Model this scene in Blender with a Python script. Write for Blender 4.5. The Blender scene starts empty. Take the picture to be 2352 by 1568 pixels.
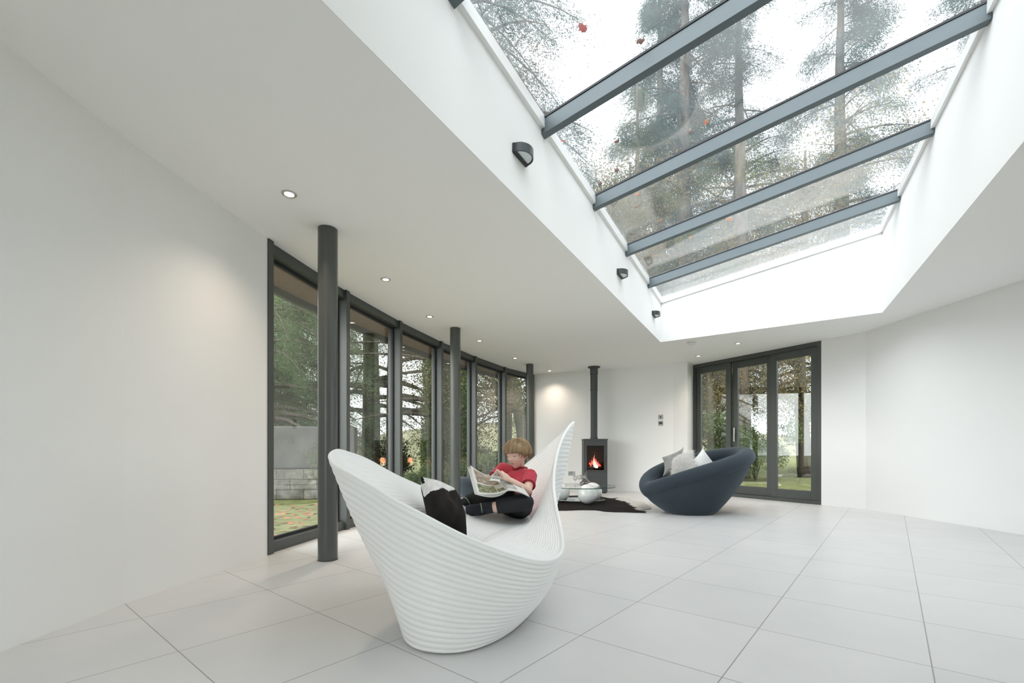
import bpy, bmesh, math, random
import numpy as np
from mathutils import Vector, Matrix, noise as mnoise
from math import sin, cos, pi, radians, sqrt, atan2

# ------------------------------------------------------------------ camera, sky, exposure
SC = bpy.context.scene
COL = SC.collection
CAM_H = 0.83
cam_d = bpy.data.cameras.new('camera')
cam = bpy.data.objects.new('camera', cam_d); COL.objects.link(cam)
cam.location = (0, 0, CAM_H); cam.rotation_euler = (pi/2, 0, 0)
cam_d.sensor_fit = 'HORIZONTAL'; cam_d.sensor_width = 36.0
cam_d.lens = 1060/2352*36.0
cam_d.shift_x = 0.0; cam_d.shift_y = (1035-784)/2352
cam_d.clip_start = 0.05; cam_d.clip_end = 400
SC.camera = cam

W = bpy.data.worlds.new('overcast_sky'); SC.world = W; W.use_nodes = True
nt = W.node_tree; nt.nodes.clear()
o_ = nt.nodes.new('ShaderNodeOutputWorld'); b_ = nt.nodes.new('ShaderNodeBackground')
tc = nt.nodes.new('ShaderNodeTexCoord'); sx_ = nt.nodes.new('ShaderNodeSeparateXYZ')
rp = nt.nodes.new('ShaderNodeValToRGB')
rp.color_ramp.elements[0].position = 0.0; rp.color_ramp.elements[0].color = (0.93, 0.95, 0.97, 1)
rp.color_ramp.elements[1].position = 0.7; rp.color_ramp.elements[1].color = (1.0, 1.0, 1.0, 1)
nt.links.new(tc.outputs['Generated'], sx_.inputs[0]); nt.links.new(sx_.outputs['Z'], rp.inputs[0])
nt.links.new(rp.outputs[0], b_.inputs['Color']); nt.links.new(b_.outputs[0], o_.inputs[0])
# the cloud cover is brightest on the side of the hidden sun, high up behind the viewer
dt_ = nt.nodes.new('ShaderNodeVectorMath'); dt_.operation = 'DOT_PRODUCT'; dt_.inputs[1].default_value = (-.60, -.72, .35)
mr_ = nt.nodes.new('ShaderNodeMapRange'); mr_.interpolation_type = 'SMOOTHSTEP'
for i_, v_ in ((1, .35), (2, 1.0), (3, 2.55), (4, 8.5)): mr_.inputs[i_].default_value = v_
nt.links.new(tc.outputs['Generated'], dt_.inputs[0]); nt.links.new(dt_.outputs['Value'], mr_.inputs[0]); nt.links.new(mr_.outputs[0], b_.inputs['Strength'])

SC.view_settings.view_transform = 'Standard'
SC.view_settings.look = 'None'
SC.view_settings.gamma = 1.0
SC.view_settings.use_curve_mapping = False
SC.view_settings.exposure = 0.13
SC.cycles.use_denoising = True
SC.cycles.max_bounces = 14
SC.cycles.diffuse_bounces = 7
SC.cycles.glossy_bounces = 5
SC.cycles.transmission_bounces = 10
SC.cycles.transparent_max_bounces = 24
SC.cycles.sample_clamp_indirect = 6.0
SC.cycles.caustics_reflective = False
SC.cycles.caustics_refractive = False

R = np.random.RandomState(11)
random.seed(5)

# ------------------------------------------------------------------ helpers
def at(px, py, d):
    "a pixel of the photograph at distance d, as a point of the room"
    return np.array([(px-1176)/1060*d, d, CAM_H-(py-1035)/1060*d])

def A(*p): return np.array(p, float)

def mesh_from(name, V, F):
    V = np.asarray(V, float)
    me = bpy.data.meshes.new(name)
    if isinstance(F, np.ndarray):
        n, k = F.shape
        me.vertices.add(len(V)); me.vertices.foreach_set('co', V.astype(np.float32).ravel())
        me.loops.add(n*k); me.loops.foreach_set('vertex_index', F.astype(np.int32).ravel())
        me.polygons.add(n); me.polygons.foreach_set('loop_start', np.arange(0, n*k, k, dtype=np.int32))
        me.update(calc_edges=True); me.validate()
    else:
        me.from_pydata([tuple(v) for v in V], [], [tuple(int(i) for i in f) for f in F]); me.update()
    return me

def obj(name, VF, mat=None, parent=None, smooth=False, bevel=0.0, segs=2, subd=0, fix=True):
    "ONE mesh object; VF is in the parent's local space"
    V, F = VF
    me = mesh_from(name, V, F)
    if fix and not isinstance(F, np.ndarray):
        bm = bmesh.new(); bm.from_mesh(me)
        bmesh.ops.recalc_face_normals(bm, faces=bm.faces[:]); bm.to_mesh(me); bm.free()
    if mat: me.materials.append(mat)
    if smooth: me.polygons.foreach_set('use_smooth', [True]*len(me.polygons))
    o = bpy.data.objects.new(name, me); COL.objects.link(o)
    if parent: o.parent = parent
    if bevel:
        m = o.modifiers.new('bevel', 'BEVEL'); m.width = bevel; m.segments = segs; m.limit_method = 'ANGLE'; m.angle_limit = radians(40)
        if not smooth:
            me.polygons.foreach_set('use_smooth', [True]*len(me.polygons))
            try: me.set_sharp_from_angle(angle=radians(60))
            except Exception: pass
            m.harden_normals = True
    if subd:
        m = o.modifiers.new('subd', 'SUBSURF'); m.levels = subd; m.render_levels = subd
    return o

def tag(o, label=None, cat=None, group=None, kind=None):
    if label: o['label'] = label
    if cat: o['category'] = cat
    if group: o['group'] = group
    if kind: o['kind'] = kind
    return o

def thing(name, label, cat, loc=(0, 0, 0), rz=0.0, group=None, kind=None):
    o = bpy.data.objects.new(name, None); COL.objects.link(o)
    o.location = loc; o.rotation_euler = (0, 0, rz); o.empty_display_size = 0.1
    return tag(o, label, cat, group, kind)

def struct(name, VF, mat, label=None, **k):
    o = obj(name, VF, mat, **k); o['kind'] = 'structure'
    if label: o['label'] = label
    return o

def copy_tree(root, parent=None):
    c = root.copy(); COL.objects.link(c)
    if parent: c.parent = parent
    for ch in list(root.children):
        d = ch.copy(); COL.objects.link(d); d.parent = c
        for g in list(ch.children):
            e = g.copy(); COL.objects.link(e); e.parent = d
    return c

def join(*parts):
    V, F, n = [], [], 0
    for v, f in parts:
        v = np.asarray(v, float); V.append(v)
        F += [tuple(int(i)+n for i in q) for q in f]; n += len(v)
    return np.vstack(V), F

def box(c, s, rz=0.0):
    x, y, z = [a/2 for a in s]
    V = np.array([(-x,-y,-z),(x,-y,-z),(x,y,-z),(-x,y,-z),(-x,-y,z),(x,-y,z),(x,y,z),(-x,y,z)])
    cr, sr = cos(rz), sin(rz)
    V = np.c_[V[:,0]*cr-V[:,1]*sr, V[:,0]*sr+V[:,1]*cr, V[:,2]] + np.array(c)
    return V, [(0,3,2,1),(4,5,6,7),(0,1,5,4),(1,2,6,5),(2,3,7,6),(3,0,4,7)]

def prism(poly, z0, z1):
    "vertical prism over an xy polygon; z0 / z1 numbers or functions of (x, y)"
    f0 = z0 if callable(z0) else (lambda x, y: z0)
    f1 = z1 if callable(z1) else (lambda x, y: z1)
    n = len(poly)
    V = [(x, y, f0(x, y)) for x, y in poly] + [(x, y, f1(x, y)) for x, y in poly]
    F = [tuple(range(n-1, -1, -1)), tuple(range(n, 2*n))]
    F += [(i, (i+1) % n, n+(i+1) % n, n+i) for i in range(n)]
    return np.array(V), F

def seg_box(p, q, a, b, z0, z1):
    "box along the xy segment p-q, from offset a to offset b on its left side"
    p, q = np.array(p[:2], float), np.array(q[:2], float)
    t = (q-p)/np.linalg.norm(q-p); n = np.array([-t[1], t[0]])
    return prism([p+n*a, q+n*a, q+n*b, p+n*b], z0, z1)

def lathe(prof, n=32, c=(0, 0, 0), closed_ends=True):
    prof = np.array(prof, float); m = len(prof)
    V = []
    for r, z in prof:
        for k in range(n):
            a = 2*pi*k/n; V.append((c[0]+r*cos(a), c[1]+r*sin(a), c[2]+z))
    F = []
    for i in range(m-1):
        for k in range(n):
            k2 = (k+1) % n
            F.append((i*n+k, i*n+k2, (i+1)*n+k2, (i+1)*n+k))
    if closed_ends:
        F.append(tuple(range(n-1, -1, -1))); F.append(tuple((m-1)*n+k for k in range(n)))
    return np.array(V), F

def sphere(c, r, n=24, m=14, s=(1, 1, 1)):
    V = [(0, 0, -1)]
    for i in range(1, m):
        th = -pi/2+pi*i/m
        for k in range(n):
            a = 2*pi*k/n; V.append((cos(th)*cos(a), cos(th)*sin(a), sin(th)))
    V.append((0, 0, 1)); V = np.array(V)*r*np.array(s)+np.array(c)
    F = [(0, 1+(k+1) % n, 1+k) for k in range(n)]
    for i in range(m-2):
        for k in range(n):
            k2 = (k+1) % n
            F.append((1+i*n+k, 1+i*n+k2, 1+(i+1)*n+k2, 1+(i+1)*n+k))
    L = len(V)-1
    F += [(1+(m-2)*n+k, 1+(m-2)*n+(k+1) % n, L) for k in range(n)]
    return V, F

def tube(P, rad, n=10, cap=True):
    P = np.array(P, float); m = len(P)
    rad = np.full(m, rad) if np.isscalar(rad) else np.array(rad, float)
    T = np.gradient(P, axis=0); T /= np.linalg.norm(T, axis=1)[:, None]+1e-9
    up = np.array([0, 0, 1.0]) if abs(T[0][2]) < .9 else np.array([1.0, 0, 0])
    V = []
    u = np.cross(T[0], up); u /= np.linalg.norm(u)
    for i in range(m):
        u = u-T[i]*np.dot(u, T[i]); u /= np.linalg.norm(u)+1e-9
        w = np.cross(T[i], u)
        for k in range(n):
            a = 2*pi*k/n; V.append(P[i]+rad[i]*(cos(a)*u+sin(a)*w))
    F = []
    for i in range(m-1):
        for k in range(n):
            k2 = (k+1) % n; F.append((i*n+k, i*n+k2, (i+1)*n+k2, (i+1)*n+k))
    if cap:
        F.append(tuple(range(n-1, -1, -1))); F.append(tuple((m-1)*n+k for k in range(n)))
    return np.array(V), F

def grid(P, cu=False, cv=False):
    "P[i][j] points -> quad mesh; cu wraps i, cv wraps j"
    P = np.asarray(P, float); m, n = P.shape[:2]
    F = []
    for i in range(m if cu else m-1):
        i2 = (i+1) % m
        for j in range(n if cv else n-1):
            j2 = (j+1) % n
            F.append((i*n+j, i2*n+j, i2*n+j2, i*n+j2))
    return P.reshape(-1, 3), F

def catmull(P, n, closed=False):
    P = np.array(P, float); m = len(P)
    out = []
    segs = m if closed else m-1
    ts = np.linspace(0, segs, n, endpoint=not closed)
    for t in ts:
        i = min(int(t), segs-1); f = t-i
        g = (lambda k: P[k % m]) if closed else (lambda k: P[min(max(k, 0), m-1)])
        p0, p1, p2, p3 = g(i-1), g(i), g(i+1), g(i+2)
        out.append(.5*((2*p1)+(-p0+p2)*f+(2*p0-5*p1+4*p2-p3)*f*f+(-p0+3*p1-3*p2+p3)*f**3))
    return np.array(out)

# ------------------------------------------------------------------ materials
def mat_new(name):
    m = bpy.data.materials.new(name); m.use_nodes = True
    return m, m.node_tree, m.node_tree.nodes['Principled BSDF']

def N(nt, typ, **k):
    n = nt.nodes.new(typ)
    for a, b in k.items(): setattr(n, a, b)
    return n

def pbr(name, col, rough=.5, metal=0.0, spec=.5, noise=0.0, nscale=20.0, bump=0.0, bscale=60.0, coat=0.0, sheen=0.0, emit=None, estr=0.0):
    m, nt, b = mat_new(name)
    b.inputs['Roughness'].default_value = rough; b.inputs['Metallic'].default_value = metal
    b.inputs['Specular IOR Level'].default_value = spec
    b.inputs['Coat Weight'].default_value = coat; b.inputs['Sheen Weight'].default_value = sheen
    c = (*col, 1)
    b.inputs['Base Color'].default_value = c
    geo = N(nt, 'ShaderNodeTexCoord')
    if noise:
        n1 = N(nt, 'ShaderNodeTexNoise'); n1.inputs['Scale'].default_value = nscale; n1.inputs['Detail'].default_value = 6
        mx = N(nt, 'ShaderNodeMix', data_type='RGBA')
        mx.inputs[6].default_value = (*[x*(1-noise) for x in col], 1); mx.inputs[7].default_value = (*[min(1, x*(1+noise)) for x in col], 1)
        nt.links.new(geo.outputs['Object'], n1.inputs['Vector']); nt.links.new(n1.outputs['Fac'], mx.inputs[0]); nt.links.new(mx.outputs[2], b.inputs['Base Color'])
    if bump:
        n2 = N(nt, 'ShaderNodeTexNoise'); n2.inputs['Scale'].default_value = bscale; n2.inputs['Detail'].default_value = 5
        bp = N(nt, 'ShaderNodeBump'); bp.inputs['Strength'].default_value = bump; bp.inputs['Distance'].default_value = .01
        nt.links.new(geo.outputs['Object'], n2.inputs['Vector']); nt.links.new(n2.outputs['Fac'], bp.inputs['Height']); nt.links.new(bp.outputs[0], b.inputs['Normal'])
    if emit:
        b.inputs['Emission Color'].default_value = (*emit, 1); b.inputs['Emission Strength'].default_value = estr
    return m

def ramp_mat(name, stops, scale=8.0, detail=6, rough=.8, bump=0.0, stretch=(1, 1, 1), dist=.02, spec=.3, coords='Object', contrast=None):
    "noise -> colour ramp"
    m, nt, b = mat_new(name)
    tc = N(nt, 'ShaderNodeTexCoord'); mp = N(nt, 'ShaderNodeMapping'); mp.inputs['Scale'].default_value = stretch
    n1 = N(nt, 'ShaderNodeTexNoise'); n1.inputs['Scale'].default_value = scale; n1.inputs['Detail'].default_value = detail
    r = N(nt, 'ShaderNodeValToRGB')
    el = r.color_ramp.elements
    el[0].position, el[0].color = stops[0][0], (*stops[0][1], 1)
    el[1].position, el[1].color = stops[-1][0], (*stops[-1][1], 1)
    for p, c in stops[1:-1]:
        e = el.new(p); e.color = (*c, 1)
    nt.links.new(tc.outputs[coords], mp.inputs[0]); nt.links.new(mp.outputs[0], n1.inputs['Vector'])
    nt.links.new(n1.outputs['Fac'], r.inputs[0]); nt.links.new(r.outputs[0], b.inputs['Base Color'])
    b.inputs['Roughness'].default_value = rough; b.inputs['Specular IOR Level'].default_value = spec
    if bump:
        bp = N(nt, 'ShaderNodeBump'); bp.inputs['Strength'].default_value = bump; bp.inputs['Distance'].default_value = dist
        nt.links.new(n1.outputs['Fac'], bp.inputs['Height']); nt.links.new(bp.outputs[0], b.inputs['Normal'])
    return m

def glass_mat(name, tint=(1, 1, 1), refl=1.0, dirt_haze=0.0, dirt_haze_col=(.8, .85, .87), f0=.045):
    "thin architectural glass: clear transmission with a Schlick mirror on top, and, if asked, a grime-like film that paints in haze"
    m = bpy.data.materials.new(name); m.use_nodes = True; nt = m.node_tree; nt.nodes.clear()
    out = N(nt, 'ShaderNodeOutputMaterial'); tr = N(nt, 'ShaderNodeBsdfTransparent'); gl = N(nt, 'ShaderNodeBsdfGlossy')
    tr.inputs[0].default_value = (*tint, 1); gl.inputs['Roughness'].default_value = 0.0; gl.inputs[0].default_value = (refl, refl, refl, 1)
    ge = N(nt, 'ShaderNodeNewGeometry'); dt = N(nt, 'ShaderNodeVectorMath', operation='DOT_PRODUCT'); ab = N(nt, 'ShaderNodeMath', operation='ABSOLUTE')
    om = N(nt, 'ShaderNodeMath', operation='SUBTRACT'); om.inputs[0].default_value = 1.0
    pw = N(nt, 'ShaderNodeMath', operation='POWER'); pw.inputs[1].default_value = 5.0
    ma = N(nt, 'ShaderNodeMath', operation='MULTIPLY_ADD'); ma.inputs[1].default_value = 1-f0; ma.inputs[2].default_value = f0
    nt.links.new(ge.outputs['Incoming'], dt.inputs[0]); nt.links.new(ge.outputs['Normal'], dt.inputs[1])
    nt.links.new(dt.outputs['Value'], ab.inputs[0]); nt.links.new(ab.outputs[0], om.inputs[1]); nt.links.new(om.outputs[0], pw.inputs[0]); nt.links.new(pw.outputs[0], ma.inputs[0])
    mx = N(nt, 'ShaderNodeMixShader')
    base = tr
    if dirt_haze:
        tl = N(nt, 'ShaderNodeBsdfTranslucent'); tl.inputs[0].default_value = (*dirt_haze_col, 1)
        m2 = N(nt, 'ShaderNodeMixShader'); tcx = N(nt, 'ShaderNodeTexCoord'); nz = N(nt, 'ShaderNodeTexNoise')
        nz.inputs['Scale'].default_value = 3.0; nz.inputs['Detail'].default_value = 8
        mr = N(nt, 'ShaderNodeMapRange'); mr.inputs[1].default_value = .3; mr.inputs[2].default_value = .7; mr.inputs[3].default_value = dirt_haze*.6; mr.inputs[4].default_value = dirt_haze*1.4
        nt.links.new(tcx.outputs['Object'], nz.inputs['Vector']); nt.links.new(nz.outputs['Fac'], mr.inputs[0]); nt.links.new(mr.outputs[0], m2.inputs[0])
        nt.links.new(tr.outputs[0], m2.inputs[1]); nt.links.new(tl.outputs[0], m2.inputs[2]); base = m2
    nt.links.new(ma.outputs[0], mx.inputs[0]); nt.links.new(base.outputs[0], mx.inputs[1]); nt.links.new(gl.outputs[0], mx.inputs[2])
    nt.links.new(mx.outputs[0], out.inputs[0])
    return m

def leaf_mat(name, cols, scale=.9, trans=.45):
    m = bpy.data.materials.new(name); m.use_nodes = True; nt = m.node_tree; nt.nodes.clear()
    out = N(nt, 'ShaderNodeOutputMaterial'); d = N(nt, 'ShaderNodeBsdfDiffuse'); t = N(nt, 'ShaderNodeBsdfTranslucent'); mx = N(nt, 'ShaderNodeMixShader')
    tc = N(nt, 'ShaderNodeTexCoord'); n1 = N(nt, 'ShaderNodeTexNoise'); n1.inputs['Scale'].default_value = scale; n1.inputs['Detail'].default_value = 9; n1.inputs['Roughness'].default_value = .75
    r = N(nt, 'ShaderNodeValToRGB'); el = r.color_ramp.elements
    k = len(cols)
    el[0].position, el[0].color = .3, (*cols[0], 1); el[1].position, el[1].color = .7, (*cols[-1], 1)
    for i, c in enumerate(cols[1:-1]):
        e = el.new(.3+.4*(i+1)/(k-1)); e.color = (*c, 1)
    nt.links.new(tc.outputs['Object'], n1.inputs['Vector']); nt.links.new(n1.outputs['Fac'], r.inputs[0])
    nt.links.new(r.outputs[0], d.inputs[0]); nt.links.new(r.outputs[0], t.inputs[0]); mx.inputs[0].default_value = trans
    nt.links.new(d.outputs[0], mx.inputs[1]); nt.links.new(t.outputs[0], mx.inputs[2]); nt.links.new(mx.outputs[0], out.inputs[0])
    return m

M = {}
M['paint'] = pbr('white_wall_paint', (.84, .84, .83), .75, spec=.3, bump=.02, bscale=90)
M['ceil'] = pbr('white_ceiling_paint', (.88, .88, .865), .85, spec=.2)
M['gloss_white'] = pbr('white_gloss_trim', (.82, .82, .81), .4)
M['frame'] = pbr('dark_grey_powder_coat', (.058, .065, .061), .42, noise=.06)
M['column'] = pbr('dark_grey_satin_steel', (.070, .077, .072), .28, noise=.05)
M['beam'] = pbr('blue_grey_powder_coat', (.095, .122, .132), .5, noise=.05)
M['seal'] = pbr('black_rubber_seal', (.015, .017, .02), .6)
M['glass'] = glass_mat('window_glass', (.93, .95, .94), f0=.07)
M['roofglass'] = glass_mat('roof_glass', (.925, .95, .965), dirt_haze=.03, f0=.085)  # translucent film pales the view, painting in the haze of reflections
M['chrome'] = pbr('brushed_chrome', (.6, .6, .6), .25, metal=1.0)
M['black'] = pbr('black_plastic', (.015, .015, .016), .4)
M['darkmetal'] = pbr('dark_metal', (.045, .05, .05), .35, metal=.4)

def floor_mat():
    m, nt, b = mat_new('pale_grey_floor_tiles')
    tc = N(nt, 'ShaderNodeTexCoord'); mp = N(nt, 'ShaderNodeMapping', vector_type='TEXTURE')
    mp.inputs['Location'].default_value = (.3073, 2.0745, 0); mp.inputs['Rotation'].default_value = (0, 0, radians(-39.5)); mp.inputs['Scale'].default_value = (.6, .6, .6)
    nt.links.new(tc.outputs['Object'], mp.inputs[0])
    sp = N(nt, 'ShaderNodeSeparateXYZ'); nt.links.new(mp.outputs[0], sp.inputs[0])
    ds = []
    for ax in 'XY':
        ad = N(nt, 'ShaderNodeMath', operation='ADD'); ad.inputs[1].default_value = 100.5
        fr = N(nt, 'ShaderNodeMath', operation='FRACT'); sb = N(nt, 'ShaderNodeMath', operation='SUBTRACT'); sb.inputs[1].default_value = .5
        ab = N(nt, 'ShaderNodeMath', operation='ABSOLUTE')
        nt.links.new(sp.outputs[ax], ad.inputs[0]); nt.links.new(ad.outputs[0], fr.inputs[0]); nt.links.new(fr.outputs[0], sb.inputs[0]); nt.links.new(sb.outputs[0], ab.inputs[0]); ds.append(ab)
    mn = N(nt, 'ShaderNodeMath', operation='MINIMUM'); nt.links.new(ds[0].outputs[0], mn.inputs[0]); nt.links.new(ds[1].outputs[0], mn.inputs[1])
    mr = N(nt, 'ShaderNodeMapRange'); mr.inputs[1].default_value = .0028; mr.inputs[2].default_value = .0048; nt.links.new(mn.outputs[0], mr.inputs[0])
    # one tone per tile
    fl = N(nt, 'ShaderNodeVectorMath', operation='FLOOR'); nt.links.new(mp.outputs[0], fl.inputs[0])
    wn = N(nt, 'ShaderNodeTexWhiteNoise', noise_dimensions='2D'); nt.links.new(fl.outputs[0], wn.inputs['Vector'])
    nz = N(nt, 'ShaderNodeTexNoise'); nz.inputs['Scale'].default_value = 3; nz.inputs['Detail'].default_value = 8; nt.links.new(tc.outputs['Object'], nz.inputs['Vector'])
    av = N(nt, 'ShaderNodeMath', operation='MULTIPLY_ADD'); av.inputs[1].default_value = .35; nt.links.new(wn.outputs[0], av.inputs[0]); nt.links.new(nz.outputs['Fac'], av.inputs[2])
    rm = N(nt, 'ShaderNodeValToRGB'); rm.color_ramp.elements[0].position = .3; rm.color_ramp.elements[1].position = 1.0
    rm.color_ramp.elements[0].color = (.59, .59, .59, 1); rm.color_ramp.elements[1].color = (.65, .645, .64, 1)
    nt.links.new(av.outputs[0], rm.inputs[0])
    mx = N(nt, 'ShaderNodeMix', data_type='RGBA'); mx.inputs[6].default_value = (.30, .30, .29, 1)
    nt.links.new(mr.outputs[0], mx.inputs[0]); nt.links.new(rm.outputs[0], mx.inputs[7]); nt.links.new(mx.outputs[2], b.inputs['Base Color'])
    b.inputs['Roughness'].default_value = .36; b.inputs['Specular IOR Level'].default_value = .45
    bp = N(nt, 'ShaderNodeBump'); bp.inputs['Strength'].default_value = .25; bp.inputs['Distance'].default_value = .002
    nt.links.new(mr.outputs[0], bp.inputs['Height']); nt.links.new(bp.outputs[0], b.inputs['Normal'])
    return m
M['floor'] = floor_mat()
# ================================================================== THE ROOM
CEIL = 2.52
G = [A(-1.94, 3.70), A(-1.738, 4.874), A(-1.451, 6.01), A(-1.084, 7.135), A(-.646, 8.253), A(-.132, 9.33), A(.49, 10.23)]
P1, P2, D1 = A(3.15, 9.0), A(3.345, 8.80), A(3.57, 9.1)
DD = A(.5, -.866)
D2 = D1+2.34*DD
WL = [A(-2.10, 2.5), A(-2.15, -1.2)]
WR = [A(5.02, 6.55), A(5.15, -1.2)]
WRm = WR[0]+(WR[1]-WR[0])*.42
outline = [WL[1], WR[1], WR[0], D2, D1, P2, P1, G[6], G[5], G[4], G[3], G[2], G[1], G[0], WL[0]]
def goff(d):
    r = []
    for i in range(7):
        t = G[min(i+1, 6)]-G[max(i-1, 0)]; t = t/np.linalg.norm(t); r.append(G[i]+A(-t[1], t[0])*d)
    return r
gw_ = goff(.158)
D1o, D2o = D1+A(.866, .5)*.14, D2+A(.866, .5)*.14
outline = [WL[1], WR[1], WR[0], D2, D2o, D1o, P1+A(.1, .2), P1, G[6]]+gw_[::-1]+[G[0], WL[0]]
F0, F1 = A(-1.90, -.4), A(2.314, 7.184)
FD = (F1-F0)/np.linalg.norm(F1-F0)
ED = A(.82, -.57)/np.linalg.norm(A(.82, -.57))
F2 = F1+2.7*ED
F3 = F2-FD*((F2[1]+.4)/FD[1])
def zg(x, y): return 3.5575+.1115*x-.0852*y     # underside of the sloping roof glass

struct('floor', prism(outline, -.12, 0), M['floor'], 'pale grey square floor tiles with thin darker joints')

def holed(name, outer, hole, z0, z1, mat):
    bm = bmesh.new()
    for loop in (outer, hole):
        vs = [bm.verts.new((x, y, z0)) for x, y in loop]
        for i in range(len(vs)): bm.edges.new((vs[i], vs[(i+1) % len(vs)]))
    bmesh.ops.triangle_fill(bm, edges=bm.edges[:], use_beauty=True, use_dissolve=False)
    r = bmesh.ops.extrude_face_region(bm, geom=bm.faces[:])
    for v in [g for g in r['geom'] if isinstance(g, bmesh.types.BMVert)]: v.co.z = z1
    bmesh.ops.recalc_face_normals(bm, faces=bm.faces[:])
    me = bpy.data.meshes.new(name); bm.to_mesh(me); bm.free(); me.materials.append(mat)
    o = bpy.data.objects.new(name, me); COL.objects.link(o); o['kind'] = 'structure'
    return o
holed('ceiling', outline, [F0+(-FD-A(-FD[1],FD[0])*-1)*.004, F1+(FD+A(-FD[1],FD[0]))*.004, F2+(FD+ED)*.004, F3+(-FD+ED)*.004], CEIL, CEIL+.2, M['ceil'])

# roof light upstands (white plastered faces of the well)
def upstand(name, p, q, off=.12, label=None):
    t = (q-p)/np.linalg.norm(q-p); n = A(-t[1], t[0])
    poly = [p, q, q+n*off, p+n*off]
    return struct(name, prism(poly, CEIL+.001, lambda x, y: zg(x, y)), M['paint'], label)
upstand('wall_upstand_left', F0, F1, .12, 'long white sloping-topped side wall of the roof light well')
upstand('wall_upstand_back', F1, F2, .12, 'white far end wall of the roof light well')
upstand('wall_upstand_right', F2, F3, .12, 'white right side wall of the roof light well')
upstand('wall_upstand_front', F3, F0, .12, 'white near end wall of the roof light well')
def ledge(name, p, q):
    t = (q-p)/np.linalg.norm(q-p); n = A(t[1], -t[0])
    poly = [p, q, q+n*.028, p+n*.028]
    return struct(name, prism(poly, lambda x, y: zg(x, y)-.085, lambda x, y: zg(x, y)-.002), M['gloss_white'])
ledge('trim_1', F0, F1); ledge('trim_2', F1, F2); ledge('trim_3', F2, F3)

# roof beams and roof panes
BP = [F0+FD*.06]+[A(.229, 3.44)+FD*1.14*(k) for k in range(-3, 4)]
wid = 2.7
def sloped_box(p, half, length, dz0, dz1):
    t = FD
    poly = [p-t*half, p-t*half+ED*length, p+t*half+ED*length, p+t*half]
    return prism(poly, lambda x, y: zg(x, y)+dz0, lambda x, y: zg(x, y)+dz1)
names = {1: 'topmost grey roof beam, nearest the camera', 2: 'second grey roof beam below the nearest one', 3: 'third grey roof beam, next to the far one', 4: 'far grey roof beam closest to the white end wall'}
for k in range(-1, 5):
    p = A(.229, 3.44)+FD*1.14*(k-1)
    b = struct('roof_beam', sloped_box(p, .03, wid, -.125, -.016), M['beam'], names.get(k), bevel=.003)
    obj('seal', sloped_box(p, .036, wid, -.016, -.001), M['seal'], b)
edges = [A(.229, 3.44)+FD*1.14*(k-1) for k in range(-1, 5)]+[F1]
lid_end = A(.229, 3.44)-FD*2.28
struct('added_roof_lid', prism([F0-ED*.1, lid_end-ED*.1, lid_end+ED*(wid+.1), F0+ED*(wid+.1)], lambda x, y: zg(x, y)-.01, lambda x, y: zg(x, y)+.15), M['ceil'], 'unseen white lid added to shade the near end of the roof light well')  # out of view, added to darken the near well walls and floor
for i in range(len(edges)-1):
    p, q = edges[i], edges[i+1]
    t = (q-p)/np.linalg.norm(q-p)
    a, b = p+t*.012, q-t*.012
    poly = [a-ED*.06, b-ED*.06, b+ED*(wid+.06), a+ED*(wid+.06)]
    w = thing('window_%d' % (11+i), None, None, (0, 0, 0)); w['kind'] = 'structure'
    w['label'] = 'sloping roof glass pane number %d from the near end' % (i+1)
    obj('pane', prism(poly, lambda x, y: zg(x, y)+.001, lambda x, y: zg(x, y)+.013), M['roofglass'], w)

# walls
struct('wall_back', seg_box(P1, G[6], -.22, 0, 0, CEIL), M['paint'], 'white plastered end wall behind the stove')
struct('wall_pier', prism([P1, P2, P2+A(.06, .12), P1+A(.06, .12)], 0, CEIL), M['paint'], 'narrow grey-white pier between end wall and glass door')
struct('wall_reveal', prism([P2, D1, D1+A(-.05, .1), P2+A(-.02, .1)], 0, CEIL), M['gloss_white'], 'narrow bright white reveal beside the glass door')
struct('wall_right', join(seg_box(D2, WR[0], 0, .2, 0, CEIL), seg_box(WR[0], WRm, 0, .2, 0, CEIL)), M['paint'], 'white side wall on the right')
w = thing('window_8', 'unseen wide glazing added in the right-hand wall to let in side light', None); w['kind'] = 'structure'  # out of view, added so daylight comes in from the right
obj('frame', join(seg_box(WRm, WR[1], .02, .12, 0, .06), seg_box(WRm, WR[1], .02, .12, CEIL-.08, CEIL), *[seg_box(WRm+(WR[1]-WRm)*k, WRm+(WR[1]-WRm)*(k+.02), .021, .119, .06, CEIL-.08) for k in (0, .245, .49, .735, .98)]), M['frame'], w)
obj('pane', seg_box(WRm+(WR[1]-WRm)*.021, WR[1]-(WR[1]-WRm)*.021, .06, .072, .06, CEIL-.08), M['glass'], w)
struct('wall_left', join(seg_box(WL[0], G[0], 0, .2, 0, CEIL), seg_box(WL[1], WL[0], 0, .2, 0, CEIL)), M['paint'], 'white wall left of the curved glazing')
WFm = A(-1.2, -1.2)
struct('added_wall_front', seg_box(WFm, WR[1], -.2, 0, 0, CEIL), M['paint'], 'unseen white wall added behind the viewer to cut frontal light')  # out of view, added to hold back light from the rear
w = thing('window_9', 'unseen glazing added behind the viewer to brighten the near floor and seat', None); w['kind'] = 'structure'  # out of view, added so sky light reaches the near floor and seat
obj('frame', join(seg_box(WL[1], WFm, -.12, -.02, 0, .06), seg_box(WL[1], WFm, -.12, -.02, CEIL-.08, CEIL), *[seg_box(WL[1]+(WFm-WL[1])*k, WL[1]+(WFm-WL[1])*(k+.02), -.119, -.021, .06, CEIL-.08) for k in (0, .325, .655, .98)]), M['frame'], w)
obj('pane', seg_box(WL[1]+(WFm-WL[1])*.021, WFm-(WFm-WL[1])*.021, -.072, -.06, .06, CEIL-.08), M['glass'], w)
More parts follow.
